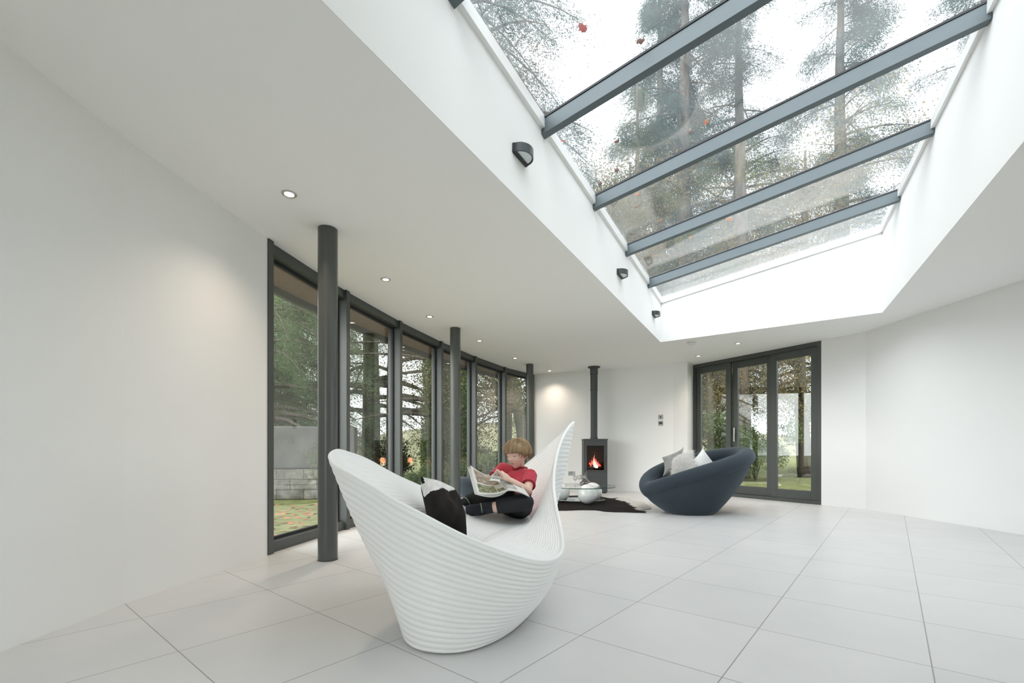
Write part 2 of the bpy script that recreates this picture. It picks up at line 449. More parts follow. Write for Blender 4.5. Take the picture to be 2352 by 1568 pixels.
struct('baseboard_back', seg_box(P1, G[6], 0, .018, 0, .15), M['gloss_white'], 'white skirting board along the end wall', bevel=.004)

# curved glazing
for i in range(6):
    p, q = G[i], G[i+1]
    t = (q-p)/np.linalg.norm(q-p); n = A(-t[1], t[0])
    w = thing('window_%d' % (i+1), 'tall curved-wall window bay number %d from the left' % (i+1), None, (0, 0, 0)); w['kind'] = 'structure'
    obj('head_frame', seg_box(p, q, .02, .16, CEIL-.085, CEIL), M['frame'], w, bevel=.003)
    obj('sill_frame', seg_box(p, q, .02, .16, 0, .085), M['frame'], w, bevel=.003)
    obj('glazing_bead', join(seg_box(p+t*.04, q-t*.04, .085, .115, CEIL-.115, CEIL-.085), seg_box(p+t*.04, q-t*.04, .085, .115, .085, .11),
        seg_box(p+t*.03, p+t*.055, .085, .115, .11, CEIL-.115), seg_box(q-t*.055, q-t*.03, .085, .115, .11, CEIL-.115)), M['seal'], w)
    obj('pane', seg_box(p+t*.035, q-t*.035, .094, .106, .088, CEIL-.088), M['glass'], w)
    # mullion at the start of the bay
    tp = t if i == 0 else (q-G[i-1])/np.linalg.norm(q-G[i-1])
    obj('mullion', seg_box(p-tp*.032, p+tp*.032, -.012, .165, 0, CEIL), M['frame'], w, bevel=.004)
    if i == 5:
        obj('mullion', seg_box(q-t*.07, q-t*.005, -.01, .165, 0, CEIL), M['frame'], w, bevel=.004)

# glass door on the right
def along(s): return D1+DD*s
dr = thing('door_1', 'dark framed sliding glass door on the right', None); dr['kind'] = 'structure'
n_in = A(-.866, -.5)
def dbox(s0, s1, a, b, z0, z1):
    return prism([along(s0)-n_in*a, along(s1)-n_in*a, along(s1)-n_in*b, along(s0)-n_in*b], z0, z1)
obj('door_frame', join(dbox(0, 2.34, 0, .14, CEIL-.07, CEIL), dbox(0, 2.34, 0, .14, 0, .055), dbox(0, .06, 0, .14, .055, CEIL-.07), dbox(2.28, 2.34, 0, .14, .055, CEIL-.07)), M['frame'], dr, bevel=.004)
for k in range(3):
    s0, s1 = .06+.74*k, .06+.74*(k+1)
    off = .02 if k % 2 == 0 else .075
    lf = obj('door_leaf', join(dbox(s0, s0+.10, off, off+.05, .056, CEIL-.071), dbox(s1-.10, s1, off, off+.05, .056, CEIL-.071),
        dbox(s0+.10, s1-.10, off, off+.05, CEIL-.19, CEIL-.071), dbox(s0+.10, s1-.10, off, off+.05, .056, .20)), M['frame'], dr, bevel=.004)
    obj('pane', dbox(s0+.10, s1-.10, off+.02, off+.032, .2, CEIL-.19), M['glass'], lf)
    if k == 1: obj('handle', join(dbox(s0+.04, s0+.065, off-.035, off-.018, 1.0, 1.25), dbox(s0+.045, s0+.06, off-.02, off+.001, 1.02, 1.05), dbox(s0+.045, s0+.06, off-.02, off+.001, 1.2, 1.23)), M['chrome'], lf)

# eaves over the curved glazing, and the pale kerb outside it
off = []
for i in range(7):
    t = (G[min(i+1, 6)]-G[max(i-1, 0)]); t /= np.linalg.norm(t); off.append((G[i], A(-t[1], t[0])))
inn = [g+n*.161 for g, n in off]; outp = [g+n*.62 for g, n in off]
M['soffit'] = ramp_mat('red_cedar_soffit', [(.3, (.16, .10, .085)), (.7, (.28, .17, .14))], 6, stretch=(1, 8, 1), rough=.6)
struct('trim_4', prism(inn+outp[::-1], CEIL-.02, CEIL+.03), M['soffit'], 'red-brown timber soffit under the eaves outside the curved glazing')
fo = [g+n*.67 for g, n in off]
struct('trim_5', prism(outp+fo[::-1], CEIL-.09, CEIL+.2), M['frame'])
M['kerb'] = ramp_mat('pale_stone_kerb', [(.35, (.42, .41, .38)), (.65, (.62, .61, .58))], 30, rough=.9, bump=.2)
kb = [g+n*.18 for g, n in off]; kc = [g+n*.5 for g, n in off]
struct('trim_6', prism(kb+kc[::-1], -.12, -.03), M['kerb'], 'pale stone kerb outside the curved glazing')

# columns
cl = ['thick dark grey steel column standing nearest the camera at left', 'dark grey steel column rising behind the cowhide cushion and the boy\'s feet', 'farthest dark grey steel column, by the right end of the curved glazing']
for (x, y), lb in zip([(-1.405, 3.52), (-.782, 6.36), (.348, 9.02)], cl):
    c = thing('steel_column', lb, 'column', (x, y, 0), 0, 'steel columns along the curved glazing', 'thing')
    obj('shaft', lathe([(.0715, .004), (.0715, CEIL-.001)], 40), M['column'], c, smooth=False, bevel=.002)
    obj('base_plate', lathe([(.074, 0), (.074, .004)], 40), M['frame'], c)
for o in bpy.data.objects:
    if o.name.startswith('shaft'):
        o.data.polygons.foreach_set('use_smooth', [len(p.vertices) == 4 for p in o.data.polygons])

# ------------------------------------------------------------------ ceiling fittings
M['lens'] = pbr('warm_lamp_lens', (1, .95, .85), .4, emit=(1, .88, .70), estr=6.0)
M['ring'] = pbr('chrome_ring', (.55, .54, .52), .3, metal=1)
dl = thing('downlight', '', 'downlight', (0, 0, 0))
obj('ring', lathe([(.030, -.001), (.046, -.001), (.046, -.004), (.042, -.008), (.031, -.006), (.030, -.001)], 28, closed_ends=False), M['ring'], dl, smooth=True)
obj('lens', lathe([(.030, -.0055), (.030, -.0015)], 24), M['lens'], dl)
spots = [(-1.466, 3.036, 'lit chrome downlight at the left edge, left of the first column'),
         (-1.244, 4.546, 'lit downlight in the ceiling just right of the nearest column'),
         (-1.035, 5.806, 'lit downlight between the nearest and the second column, left of the second column top'),
         (-.50, 7.08, 'lit downlight just right of the second column top'),
         (.056, 8.41, 'lit downlight just left of the farthest column top'),
         (.79, 9.73, 'small lit downlight farthest away, right of the farthest column'),
         (3.32, 8.22, 'downlight with an added beam above the left end of the glass door'),
         (3.55, 7.25, 'downlight with an added beam at the right edge above the glass door')]
for i, (x, y, lb) in enumerate(spots):
    d = dl if i == 0 else copy_tree(dl)
    d.location = (x, y, CEIL); tag(d, lb, 'downlight', 'recessed ceiling downlights')
    if True:  # the last two lamps are really off; their beams are added fill
        l = bpy.data.lights.new('downlight_beam', 'SPOT'); l.energy = (32, 32, 32, 34, 32, 2.5, 14, 14)[i]; l.color = (1, .82, .66); l.spot_size = radians(125); l.spot_blend = 1.0; l.shadow_soft_size = .04
        lo = bpy.data.objects.new('downlight_beam', l); COL.objects.link(lo); lo.location = (0, 0, -.02); lo.parent = d
M['plastic'] = pbr('white_plastic', (.75, .75, .73), .4)
sd = thing('smoke_detector', 'round white smoke detector on the ceiling by the roof light corner', 'smoke detector', (2.79, 7.17, CEIL))
obj('base', lathe([(.072, -.012), (.072, 0)], 32), M['plastic'], sd, bevel=.003)
obj('cover', lathe([(.018, -.050), (.052, -.044), (.060, -.032), (.060, -.012)], 32), M['plastic'], sd, smooth=True)

# half-round wall lights on the upstand
M['frost'] = pbr('frosted_glass', (.62, .68, .68), .35, spec=.5)
wl = thing('wall_light', '', 'wall light')
rzf = atan2(FD[1], FD[0])
def halfdisc(r0, z0, z1, n=20, sx=1.0):
    return prism([(r0*cos(a)*sx, -.012-r0*.95*sin(a)) for a in np.linspace(0, pi, n)], z0, z1)
def halfring(ri, ro, z0, z1, n=24):
    A1 = np.linspace(0, pi, n)
    P = [[(ri*cos(a), -.012-ri*.95*sin(a), z0), (ro*cos(a), -.012-ro*.95*sin(a), z0), (ro*cos(a), -.012-ro*.95*sin(a), z1), (ri*cos(a), -.012-ri*.95*sin(a), z1)] for a in A1]
    v, f = grid(P, False, True); f += [(0, 1, 2, 3), (len(v)-1, len(v)-2, len(v)-3, len(v)-4)]
    return v, f
obj('back_plate', box((0, -.008, 0), (.19, .016, .062)), M['black'], wl, bevel=.003)
obj('rim_band', halfring(.082, .090, -.028, .03), M['darkmetal'], wl, smooth=False, bevel=.001)
obj('diffuser', halfdisc(.0815, -.022, .006), M['frost'], wl, bevel=.004)
obj('lower_bar', box((0, -.020, -.022), (.178, .010, .020)), M['black'], wl, bevel=.002)
for i, (x, y, lb) in enumerate([(.045, 3.105, 'half-round black wall light nearest the camera, largest of the three on the upstand'),
                                (1.20, 5.19, 'middle half-round wall light on the white upstand below the third roof beam'),
                                (2.053, 6.727, 'farthest half-round wall light, next to the white corner of the roof light well')]):
    d = wl if i == 0 else copy_tree(wl)
    s = (A(x, y)-F0) @ FD
    p = F0+FD*s
    d.location = (p[0], p[1], 2.815); d.rotation_euler = (0, 0, rzf); tag(d, lb, 'wall light', 'half-round wall lights')

# switches and socket on the end wall
def on_wall(p, q, px):
    p, q = A(*p), A(*q); k = (px-1176)/1060
    s = (k*p[1]-p[0])/((q[0]-p[0])-k*(q[1]-p[1])); return p+(q-p)*s
wt = (P1-G[6])/np.linalg.norm(P1-G[6]); rzw = atan2(wt[1], wt[0]); wn = A(wt[1], -wt[0])
M['steel'] = pbr('brushed_steel_plate', (.34, .34, .33), .35, metal=.8)
def plate(name, px, py, w, label, cat):
    p = on_wall(G[6], P1, px); z = CAM_H-(py-1035)/1060*p[1]
    r = thing(name, label, cat, (p[0], p[1], z), rzw)
    obj('plate', box((0, -.004, 0), (w, .008, .088)), M['steel'], r, bevel=.002)
    return r
r = plate('light_switch', 1517.5, 957.5, .088, 'upper square steel switch plate on the end wall', 'switch')
obj('rocker', box((0, -.011, 0), (.022, .006, .03)), M['black'], r, bevel=.002)
r = plate('thermostat', 1517.5, 971.5, .088, 'lower square steel plate with dark panel on the end wall', 'switch')
obj('panel', box((0, -.010, .002), (.062, .004, .036)), M['black'], r, bevel=.001)
r = plate('power_socket', 1313, 1087, .148, 'double steel power socket low on the end wall left of the stove', 'socket')
for s in (-.037, .037):
    obj('socket_face', join(box((s, -.0095, .010), (.008, .004, .012)), box((s-.012, -.0095, -.012), (.010, .004, .007)), box((s+.012, -.0095, -.012), (.010, .004, .007)), box((s*.25, -.0095, .028), (.012, .005, .02))), M['black'], r)
# ================================================================== FURNITURE
def smoothstep(a, b, x):
    t = np.clip((x-a)/(b-a), 0, 1); return t*t*(3-2*t)

# ------------------------------------------------------------------ the white ribbed lounge seat
M['shell'] = pbr('white_moulded_plastic', (.84, .85, .845), .38, spec=.4)
CHAISE_RIM = [(758,1046,2.25),(768,1067,2.15),(801,1086,2.07),(854,1116,1.99),(908,1150,1.93),(975,1185,1.89),(1042,1220,1.87),(1095,1244,1.87),
 (1176,1274,1.90),(1240,1289,1.99),(1278,1281,2.10),(1292,1258,2.24),(1290,1225,2.42),(1283,1190,2.58),(1277,1163,2.72),(1272,1120,2.88),(1273,1080,3.0),
 (1280,1040,3.12),(1292,1005,3.24),(1306,981,3.34),(1317,970,3.42),(1312,975,3.52),(1290,997,3.62),(1262,1022,3.69),(1235,1045,3.72),(1205,1070,3.72),
 (1170,1104,3.64),(1135,1132,3.5),(1100,1147,3.34),(1060,1146,3.16),(1010,1136,2.97),(967,1118,2.81),(908,1092,2.63),(844,1057,2.48),(801,1041,2.38),(774,1035,2.31)]
CH0 = A(-.16, 2.62, 0)
def make_chaise():
    rim = catmull([at(*p) for p in CHAISE_RIM], 1440, True)
    for _ in range(25): rim = (np.roll(rim, 1, 0)+2*rim+np.roll(rim, -1, 0))/4
    seg = np.linalg.norm(np.roll(rim, -1, 0)-rim, axis=1); s = np.r_[0, np.cumsum(seg)]
    nu = 400; u = np.linspace(0, s[-1], nu, endpoint=False)
    rr = np.vstack([rim, rim[:1]]); rim = np.stack([np.interp(u, s, rr[:, k]) for k in range(3)], 1)
    tan = np.roll(rim, -2, 0)-np.roll(rim, 2, 0); n2 = np.c_[tan[:, 1], -tan[:, 0]]; n2 /= np.linalg.norm(n2, axis=1)[:, None]
    for _ in range(6): n2 = (np.roll(n2, 1, 0)+2*n2+np.roll(n2, -1, 0))/4
    n2 /= np.linalg.norm(n2, axis=1)[:, None]
    ax, ay = A(.20, .98), A(.98, -.20)
    q = rim[:, :2]-A(-.13, 2.62)
    th = np.unwrap(np.arctan2(q@ay/.55, q@ax/1.0))
    bc, ba, bb = A(-.165, 2.62), .76, .305
    ce, se = np.cos(th), np.sin(th)
    sg = lambda x, p: np.sign(x)*np.abs(x)**p
    base = bc+(ba*sg(ce, .9))[:, None]*ax+(bb*sg(se, .85))[:, None]*ay
    for _ in range(10): base = (np.roll(base, 1, 0)+2*base+np.roll(base, -1, 0))/4
    vx, vy = A(.36, .933), A(.933, -.36)
    val = A(-.04, 2.72)+(.46*ce)[:, None]*vx+(.03*se)[:, None]*vy
    zv = .36+.012*ce
    lip = .010
    # outer wall
    NV = 168; prof = []
    fu = np.arange(nu)/nu
    far = smoothstep(.32, .42, fu)*(1-smoothstep(.60, .68, fu))     # far wing: ribs run level
    top = np.c_[rim[:, :2]+n2*lip, rim[:, 2]]
    bot = np.c_[base, np.zeros(nu)]
    side = top-bot; upv = side/np.linalg.norm(side, axis=1)[:, None]
    nout = np.cross(np.c_[-n2[:, 1], n2[:, 0], 0*n2[:, 0]], upv); nout *= np.sign((nout[:, :2]*n2).sum(1))[:, None]
    nout /= np.linalg.norm(nout, axis=1)[:, None]
    rows = []
    for j in range(NV+1):
        v = j/NV
        p = bot+(top-bot)*v
        bul = .030*sin(pi*v)
        ph = (1-far)*v*21+far*p[:, 2]/.030
        rib = np.abs(np.sin(pi*ph))
        fade = min(1, v/.03)*min(1, (1-v)/.02)
        rnd = -.02*(1-min(1, v/.03))**2
        rows.append(p+nout*(bul+.0055*(rib-.6)*fade+rnd)[:, None])
    for a in np.linspace(0, pi, 9)[1:-1]:
        rows.append(np.c_[rim[:, :2]+n2*lip*cos(a), rim[:, 2]+lip*sin(a)])
    itop = np.c_[rim[:, :2]-n2*lip, rim[:, 2]]
    NI = 150
    for j in range(NI+1):
        w = j/NI
        xy = itop[:, :2]*(1-w)+val*w
        hz = (1-w)**1.75
        z = zv+(itop[:, 2]-zv)*hz
        ribz = .0055*np.abs(np.sin(pi*w*26))*min(1, w/.03)*min(1, (1-w)/.03)
        rows.append(np.c_[xy, z-ribz])
    P = np.array(rows)-CH0
    V, F = grid(P, False, True)
    F.append(tuple(range(nu-1, -1, -1))); nl = (len(rows)-1)*nu; F.append(tuple(nl+k for k in range(nu)))
    return V, F
chaise = obj('lounge_seat', make_chaise(), M['shell'], smooth=True); chaise.location = CH0
tag(chaise, 'large white ribbed moulded lounge seat with two swept-up ends, standing on the tiles in front', 'lounge seat')

# ------------------------------------------------------------------ cushions
def pillow(TL, TR, BR, BL, t, n=36, wob=0.0, seed=0, pinch=.12):
    "soft cushion spanned by its four corners, t thick"
    TL, TR, BR, BL = map(np.array, (TL, TR, BR, BL))
    c = (TL+TR+BR+BL)/4
    nr = np.cross(TR-TL, TL-BL); nr = nr/np.linalg.norm(nr)
    g = np.linspace(-1, 1, n)
    V = []
    for sgn in (1, -1):
        for b in g:
            for a in g:
                pa, pb = a*(1-pinch*(1-b*b)*.5*abs(a)), b*(1-pinch*(1-a*a)*.5*abs(b))
                p = ((1-pa)*(1-pb)*BL+(1+pa)*(1-pb)*BR+(1+pa)*(1+pb)*TR+(1-pa)*(1+pb)*TL)/4
                h = t/2*(max(0, 1-abs(a)**2.6)**.55)*(max(0, 1-abs(b)**2.6)**.55)
                if wob: h *= 1+wob*mnoise.noise(Vector((a*2.2+seed, b*2.2, sgn)))
                V.append(p+nr*sgn*h)
    F = []
    for s in range(2):
        for j in range(n-1):
            for i in range(n-1):
                k = s*n*n+j*n+i; q = (k, k+1, k+n+1, k+n); F.append(q if s == 0 else q[::-1])
    V = np.array(V)
    # weld the two rims
    bm = bmesh.new(); vs = [bm.verts.new(v) for v in V]; bm.verts.index_update()
    for f in F: bm.faces.new([vs[i] for i in f])
    bmesh.ops.remove_doubles(bm, verts=bm.verts[:], dist=1e-5)
    bm.verts.index_update(); V = [v.co[:] for v in bm.verts]; F = [[v.index for v in f.verts] for f in bm.faces]; bm.free()
    return np.array(V), F, nr

M['hide_black'] = ramp_mat('black_cowhide', [(.35, (.006, .0055, .005)), (.7, (.020, .016, .014))], 9, rough=.75, spec=.15, stretch=(1, 1, .4), bump=.25, dist=.01)
M['hide_white'] = ramp_mat('white_cowhide', [(.3, (.58, .59, .58)), (.7, (.78, .78, .76))], 40, rough=.8, bump=.35, dist=.008, stretch=(1, 1, .3))
cw = [at(966, 1094, 2.50), at(1046, 1134, 2.66), at(1073, 1233, 2.44), at(990, 1196, 2.26)]
V, F, nr = pillow(*cw, .16, n=120, wob=.22, seed=3, pinch=.2)
pc = np.mean(cw, 0)
cu = thing('cowhide_cushion', 'black and white cowhide cushion propped in the near end of the white lounge seat', 'cushion', tuple(pc))
co = obj('cover', (V-pc, F), M['hide_black'], cu, smooth=True)
co.data.materials.append(M['hide_white'])
TL, TR, BR, BL = cw
ex, ey = (TR-TL+BR-BL)/2, (TL-BL+TR-BR)/2
for p in co.data.polygons:
    w = np.array(p.center)+pc
    r = w-(TL+TR+BR+BL)/4
    a, b = r@ex/(ex@ex)*2, r@ey/(ey@ey)*2     # -1..1
    nz = mnoise.noise(Vector((a*2.5, b*2.5, 1.7)))*.35+mnoise.noise(Vector((a*9, b*9, .3)))*.10
    d1 = (b-.20)*1.0-.75*max(0, a+.05)+nz*.55+mnoise.noise(Vector((a*40, b*7, 2.)))*.09
    d2 = .09-abs(a-.42+.25*(b-.8))+nz*.12 if b > .5 else -1
    d3 = a-.90+nz*.05 if b > -.55 else -1
    if nr@(w-pc) > -.02 and ((d1 > .0 and a > -.92) or d2 > 0) or d3 > 0: p.material_index = 1
rng = np.random.RandomState(3); k = rng.randint(0, len(V), 2500)
furs = leaf_quads if False else None

# ------------------------------------------------------------------ round blue-grey sofa chair
def knit_mat():
    m, nt, b = mat_new('ribbed_blue_grey_knit')
    tc = N(nt, 'ShaderNodeTexCoord'); wv = N(nt, 'ShaderNodeTexWave', wave_type='BANDS', bands_direction='DIAGONAL')
    wv.inputs['Scale'].default_value = 34; wv.inputs['Distortion'].default_value = .6; wv.inputs['Detail'].default_value = 2
    nz = N(nt, 'ShaderNodeTexNoise'); nz.inputs['Scale'].default_value = 160
    r = N(nt, 'ShaderNodeValToRGB'); r.color_ramp.elements[0].color = (.021, .027, .035, 1); r.color_ramp.elements[1].color = (.030, .039, .049, 1)
    ad = N(nt, 'ShaderNodeMath', operation='MULTIPLY_ADD'); ad.inputs[1].default_value = .35
    nt.links.new(tc.outputs['Object'], wv.inputs['Vector']); nt.links.new(tc.outputs['Object'], nz.inputs['Vector'])
    nt.links.new(wv.outputs['Fac'], ad.inputs[0]); nt.links.new(nz.outputs['Fac'], ad.inputs[2]); nt.links.new(ad.outputs[0], r.inputs[0]); nt.links.new(r.outputs[0], b.inputs['Base Color'])
    bp = N(nt, 'ShaderNodeBump'); bp.inputs['Strength'].default_value = .22; bp.inputs['Distance'].default_value = .004
    nt.links.new(wv.outputs['Fac'], bp.inputs['Height']); nt.links.new(bp.outputs[0], b.inputs['Normal'])
    b.inputs['Roughness'].default_value = .85; b.inputs['Sheen Weight'].default_value = .22; b.inputs['Sheen Roughness'].default_value = .5
    b.inputs['Sheen Tint'].default_value = (.6, .75, .85, 1); b.inputs['Specular IOR Level'].default_value = .2
    return m
M['knit'] = knit_mat()
def bucket(name, label, cat, loc, rz, sx, sy, zf, zb, rt, base_c, base_s, seat_z, pw=1.0):
    "front is local -x"
    r = thing(name, label, cat, loc, rz)
    n = 96; ph = np.linspace(0, 2*pi, n, endpoint=False)
    h = ((1+np.cos(ph))/2)**pw
    rc = np.c_[sx*np.cos(ph), sy*np.sin(ph), zf+(zb-zf)*h]
    out = np.c_[np.cos(ph)/sx, np.sin(ph)/sy]; out /= np.linalg.norm(out, axis=1)[:, None]
    tilt = .25
    rows = []
    for a in np.linspace(0, 2*pi, 24, endpoint=False):
        rows.append(np.c_[rc[:, :2]+out*(rt*cos(a))[..., None] if False else rc[:, :2]+out*(rt*cos(a)), rc[:, 2]+rt*1.05*sin(a)])
    obj('rolled_rim', grid(rows, True, True), M['knit'], r, smooth=True)
    base = np.c_[base_c[0]+base_s[0]*np.sign(np.cos(ph))*np.abs(np.cos(ph))**.85, base_c[1]+base_s[1]*np.sign(np.sin(ph))*np.abs(np.sin(ph))**.85, 0*ph]
    topo = np.c_[rc[:, :2]+out*rt*.80, rc[:, 2]-rt*.15]
    rows = []
    for v in np.linspace(0, 1, 22):
        p = base+(topo-base)*v
        p[:, :2] += out*(.055*sin(pi*v))
        if v == 0: p[:, :2] -= out*.02
        rows.append(p)
    obj('shell', (lambda vf: (vf[0], vf[1]+[tuple(range(n-1, -1, -1))]))(grid(rows, False, True)), M['knit'], r, smooth=True)
    inn = np.c_[rc[:, :2]-out*rt*.7, rc[:, 2]-rt*.2]
    seat = np.c_[.80*rc[:, :2]-A(.0, 0), np.full(n, seat_z-.06)]
    rows = [inn+(seat-inn)*v+np.c_[-out*(.03*sin(pi*v)), 0*ph] for v in np.linspace(0, 1, 14)]
    obj('inner_back', (lambda vf: (vf[0], vf[1]+[tuple(13*n+k for k in range(n))]))(grid(rows, False, True)), M['knit'], r, smooth=True)
    rows = []
    for q in np.linspace(0, 1, 10):
        s = cos(q*pi/2)
        rows.append(np.c_[.84*rc[:, :2]*s, np.full(n, seat_z-.05+.05*(1-s**6)+.015*(1-s))])
    obj('seat_cushion', grid(rows[:-1], False, True), M['knit'], r, smooth=True) if False else obj('seat_cushion', (lambda vf: (vf[0], vf[1]+[tuple(8*n+k for k in range(n))]))(grid(rows[:-1], False, True)), M['knit'], r, smooth=True)
    return r
sofa = bucket('tub_sofa', 'round blue-grey ribbed fabric tub sofa with a rolled rim at the right', 'sofa', (2.50, 6.30, 0), radians(6), .64, .60, .30, .775, .105, (-.12, -.09), (.30, .30), .43, .62)
bucket('low_tub_chair', 'low rounded blue-grey tub chair behind the boy, right of the second column', 'chair', (-.40, 7.05, 0), radians(200), .36, .36, .27, .36, .075, (0, 0), (.26, .26), .34)

M['velvet'] = pbr('grey_velvet', (.20, .195, .185), .7, noise=.5, nscale=7, sheen=.6, bump=.15, bscale=40)
M['fluff'] = pbr('white_long_pile', (.86, .845, .82), .9, noise=.10, nscale=9)
M['linen'] = pbr('white_linen', (.70, .70, .68), .85, noise=.04, bump=.15, bscale=200)
def world_cushion(name, part, corners, t, mat, label, wob=.2, seed=1, fur=0):
    V, F, nr = pillow(*corners, t, n=30, wob=wob, seed=seed, pinch=.16+.25*(name == 'velvet_cushion'))
    c = np.mean(corners, 0)
    r = thing(name, label, 'cushion', tuple(c))
    o = obj(part, (V-c, F), mat, r, smooth=True)
    if fur:
        rng = np.random.RandomState(seed); k = rng.randint(0, len(V), fur)
        P = V[k]-c; D = P/np.linalg.norm(P, axis=1)[:, None]+rng.normal(size=(fur, 3))*.5+nr*.25+[0, 0, -.35]
        D /= np.linalg.norm(D, axis=1)[:, None]
        L = .02+.03*rng.rand(fur); S = np.cross(D, rng.normal(size=(fur, 3))); S /= np.linalg.norm(S, axis=1)[:, None]
        cv = rng.normal(size=(fur, 3))*.006
        Vf = np.stack([P-S*.0014, P+S*.0014, P+D*L[:, None]*.6+S*.001+cv, P+D*L[:, None]+cv*2, P+D*L[:, None]*.6-S*.001+cv], 1).reshape(-1, 3)
        obj('pile', (Vf, np.arange(5*fur).reshape(fur, 5)), mat, r)
    return r
world_cushion('velvet_cushion', 'cover', [at(1520, 1050, 6.62), at(1570, 1026, 6.78), at(1575, 1094, 6.42), at(1522, 1094, 6.32)], .15, M['velvet'], 'grey velvet cushion at the back left of the tub sofa')
world_cushion('fluffy_cushion', 'cover', [at(1549, 1058, 6.35), at(1590, 1036, 6.45), at(1600, 1088, 6.1), at(1540, 1098, 6.05)], .15, M['fluff'], 'fluffy white long-pile cushion in the middle of the tub sofa', fur=14000, seed=7)
world_cushion('linen_cushion', 'cover', [at(1614, 1029, 6.38), at(1645, 1070, 6.4), at(1610, 1092, 6.22), at(1588, 1060, 6.3)], .10, M['linen'], 'plain white cushion with a pointed corner at the right of the tub sofa', wob=.1, seed=5)

# ------------------------------------------------------------------ stove
M['stove'] = pbr('matt_dark_grey_stove_paint', (.062, .068, .068), .55, noise=.06, bump=.05, bscale=300)
M['soot'] = pbr('dark_firebox', (.022, .018, .013), .9, noise=.3, nscale=8)
M['stoveglass'] = glass_mat('stove_glass', (.80, .78, .74), f0=.025)
M['ember'] = pbr('flame_core', (1, .8, .5), .8, emit=(1.0, .80, .62), estr=4.0)
M['flame'] = pbr('flame_outer', (1, .3, .1), .8, emit=(1.0, .06, .12), estr=1.3)
M['log'] = ramp_mat('charred_log', [(.3, (.012, .01, .009)), (.7, (.06, .04, .03))], 20, rough=.95, bump=.5)
SX, SY = 1.645, 9.22
st = thing('wood_stove', 'tall dark grey wood-burning stove with a lit fire and flue pipe, before the end wall', 'stove', (SX, SY, 0), radians(-3))
w, dp, H = .46, .38, 1.05
o0, o1, ow = .45, .93, .335
obj('body', join(box((0, dp/2-.01, H/2+.01), (w, .02, H-.02)), box((-w/2+.01, 0, H/2+.01), (.02, dp-.001, H-.021)), box((w/2-.01, 0, H/2+.01), (.02, dp-.001, H-.021)),
     box((0, -dp/2+.012, (o0+.02)/2), (w-.001, .024, o0-.02)), box((0, -dp/2+.012, (o1+H)/2), (w-.001, .024, H-o1-.002)),
     box((-(w+ow)/4, -dp/2+.012, (o0+o1)/2), ((w-ow)/2-.001, .024, o1-o0)), box(((w+ow)/4, -dp/2+.012, (o0+o1)/2), ((w-ow)/2-.001, .024, o1-o0))), M['stove'], st, bevel=.003)
obj('top_plate', box((0, 0, H+.004), (w+.02, dp+.02, .022)), M['stove'], st, bevel=.004)
obj('plinth', box((0, 0, .012), (w-.03, dp-.03, .024)), M['black'], st)
obj('firebox', join(box((0, dp/2-.03, .69), (w-.05, .012, .54)), box((0, .0, o0-.012), (w-.045, dp-.06, .02)), box((0, .0, .955), (w-.045, dp-.06, .015)), box((-w/2+.03, 0, .69), (.012, dp-.06, .52)), box((w/2-.03, 0, .69), (.012, dp-.06, .52))), M['soot'], st)
dg = obj('door_glass', box((0, -dp/2+.012, (o0+o1)/2), (ow, .006, o1-o0)), M['stoveglass'], st)
obj('drawer_line', box((0, -dp/2-.001, .425), (w-.03, .004, .004)), M['black'], st)
obj('handle', tube([(w/2-.035, -dp/2, .72), (w/2-.035, -dp/2-.03, .72), (w/2-.035, -dp/2-.03, .58), (w/2-.035, -dp/2, .58)], .006, 8), M['darkmetal'], st, smooth=True)
for (x, y, a, z) in [(-.06, -.03, .3, .485), (.07, .01, -.4, .485), (.0, .04, .1, .53)]:
    obj('log', tube([(x-.11*cos(a), y-.11*sin(a), z), (x, y, z+.004), (x+.11*cos(a), y+.11*sin(a), z)], [.03, .034, .03], 10), M['log'], st, smooth=True)
def flame(x, y, z, h, r, lean, mat, name):
    t = np.linspace(0, 1, 12)
    P = np.c_[x+lean*t**2+.012*np.sin(t*7), y+.006*np.sin(t*5), z+h*t]
    return obj(name, tube(P, np.maximum(.001, r*np.sin(np.minimum(1, t*1.15+.22)*pi)**.9*(1-.55*t)), 10), mat, st, smooth=True)
for a in [(-.085, .03, .49, .16, .042, .01), (.09, .03, .49, .15, .042, -.005), (.015, .06, .50, .30, .062, -.005), (-.04, .05, .49, .22, .052, .02), (.055, .04, .49, .21, .05, -.01)]: flame(*a, M['flame'], 'flame')
for a in [(-.005, -.01, .50, .24, .026, .006), (.03, -.02, .495, .10, .036, .0), (.0, -.02, .495, .09, .036, .0)]: flame(*a, M['ember'], 'flame')
fl = bpy.data.lights.new('fire_glow', 'POINT'); fl.energy = 1.2; fl.color = (1, .42, .22); fl.shadow_soft_size = .06
fo_ = bpy.data.objects.new('fire_glow', fl); COL.objects.link(fo_); fo_.parent = st; fo_.location = (0, -.08, .62)
fp = obj('flue_pipe', join(lathe([(.068, H+.012), (.068, 2.06)], 28, (0, .06, 0)), lathe([(.072, 2.03), (.074, 2.05), (.072, 2.07), (.072, CEIL-.02)], 28, (0, .06, 0)), lathe([(.072, H+.014), (.075, H+.02), (.075, H+.045), (.069, H+.055)], 28, (0, .06, 0))), M['stove'], st, bevel=.002)
obj('ceiling_collar', join(lathe([(.078, CEIL-.16), (.078, CEIL-.03), (.12, CEIL-.022), (.125, CEIL-.001)], 28, (0, .06, 0))), M['stove'], fp, bevel=.002)

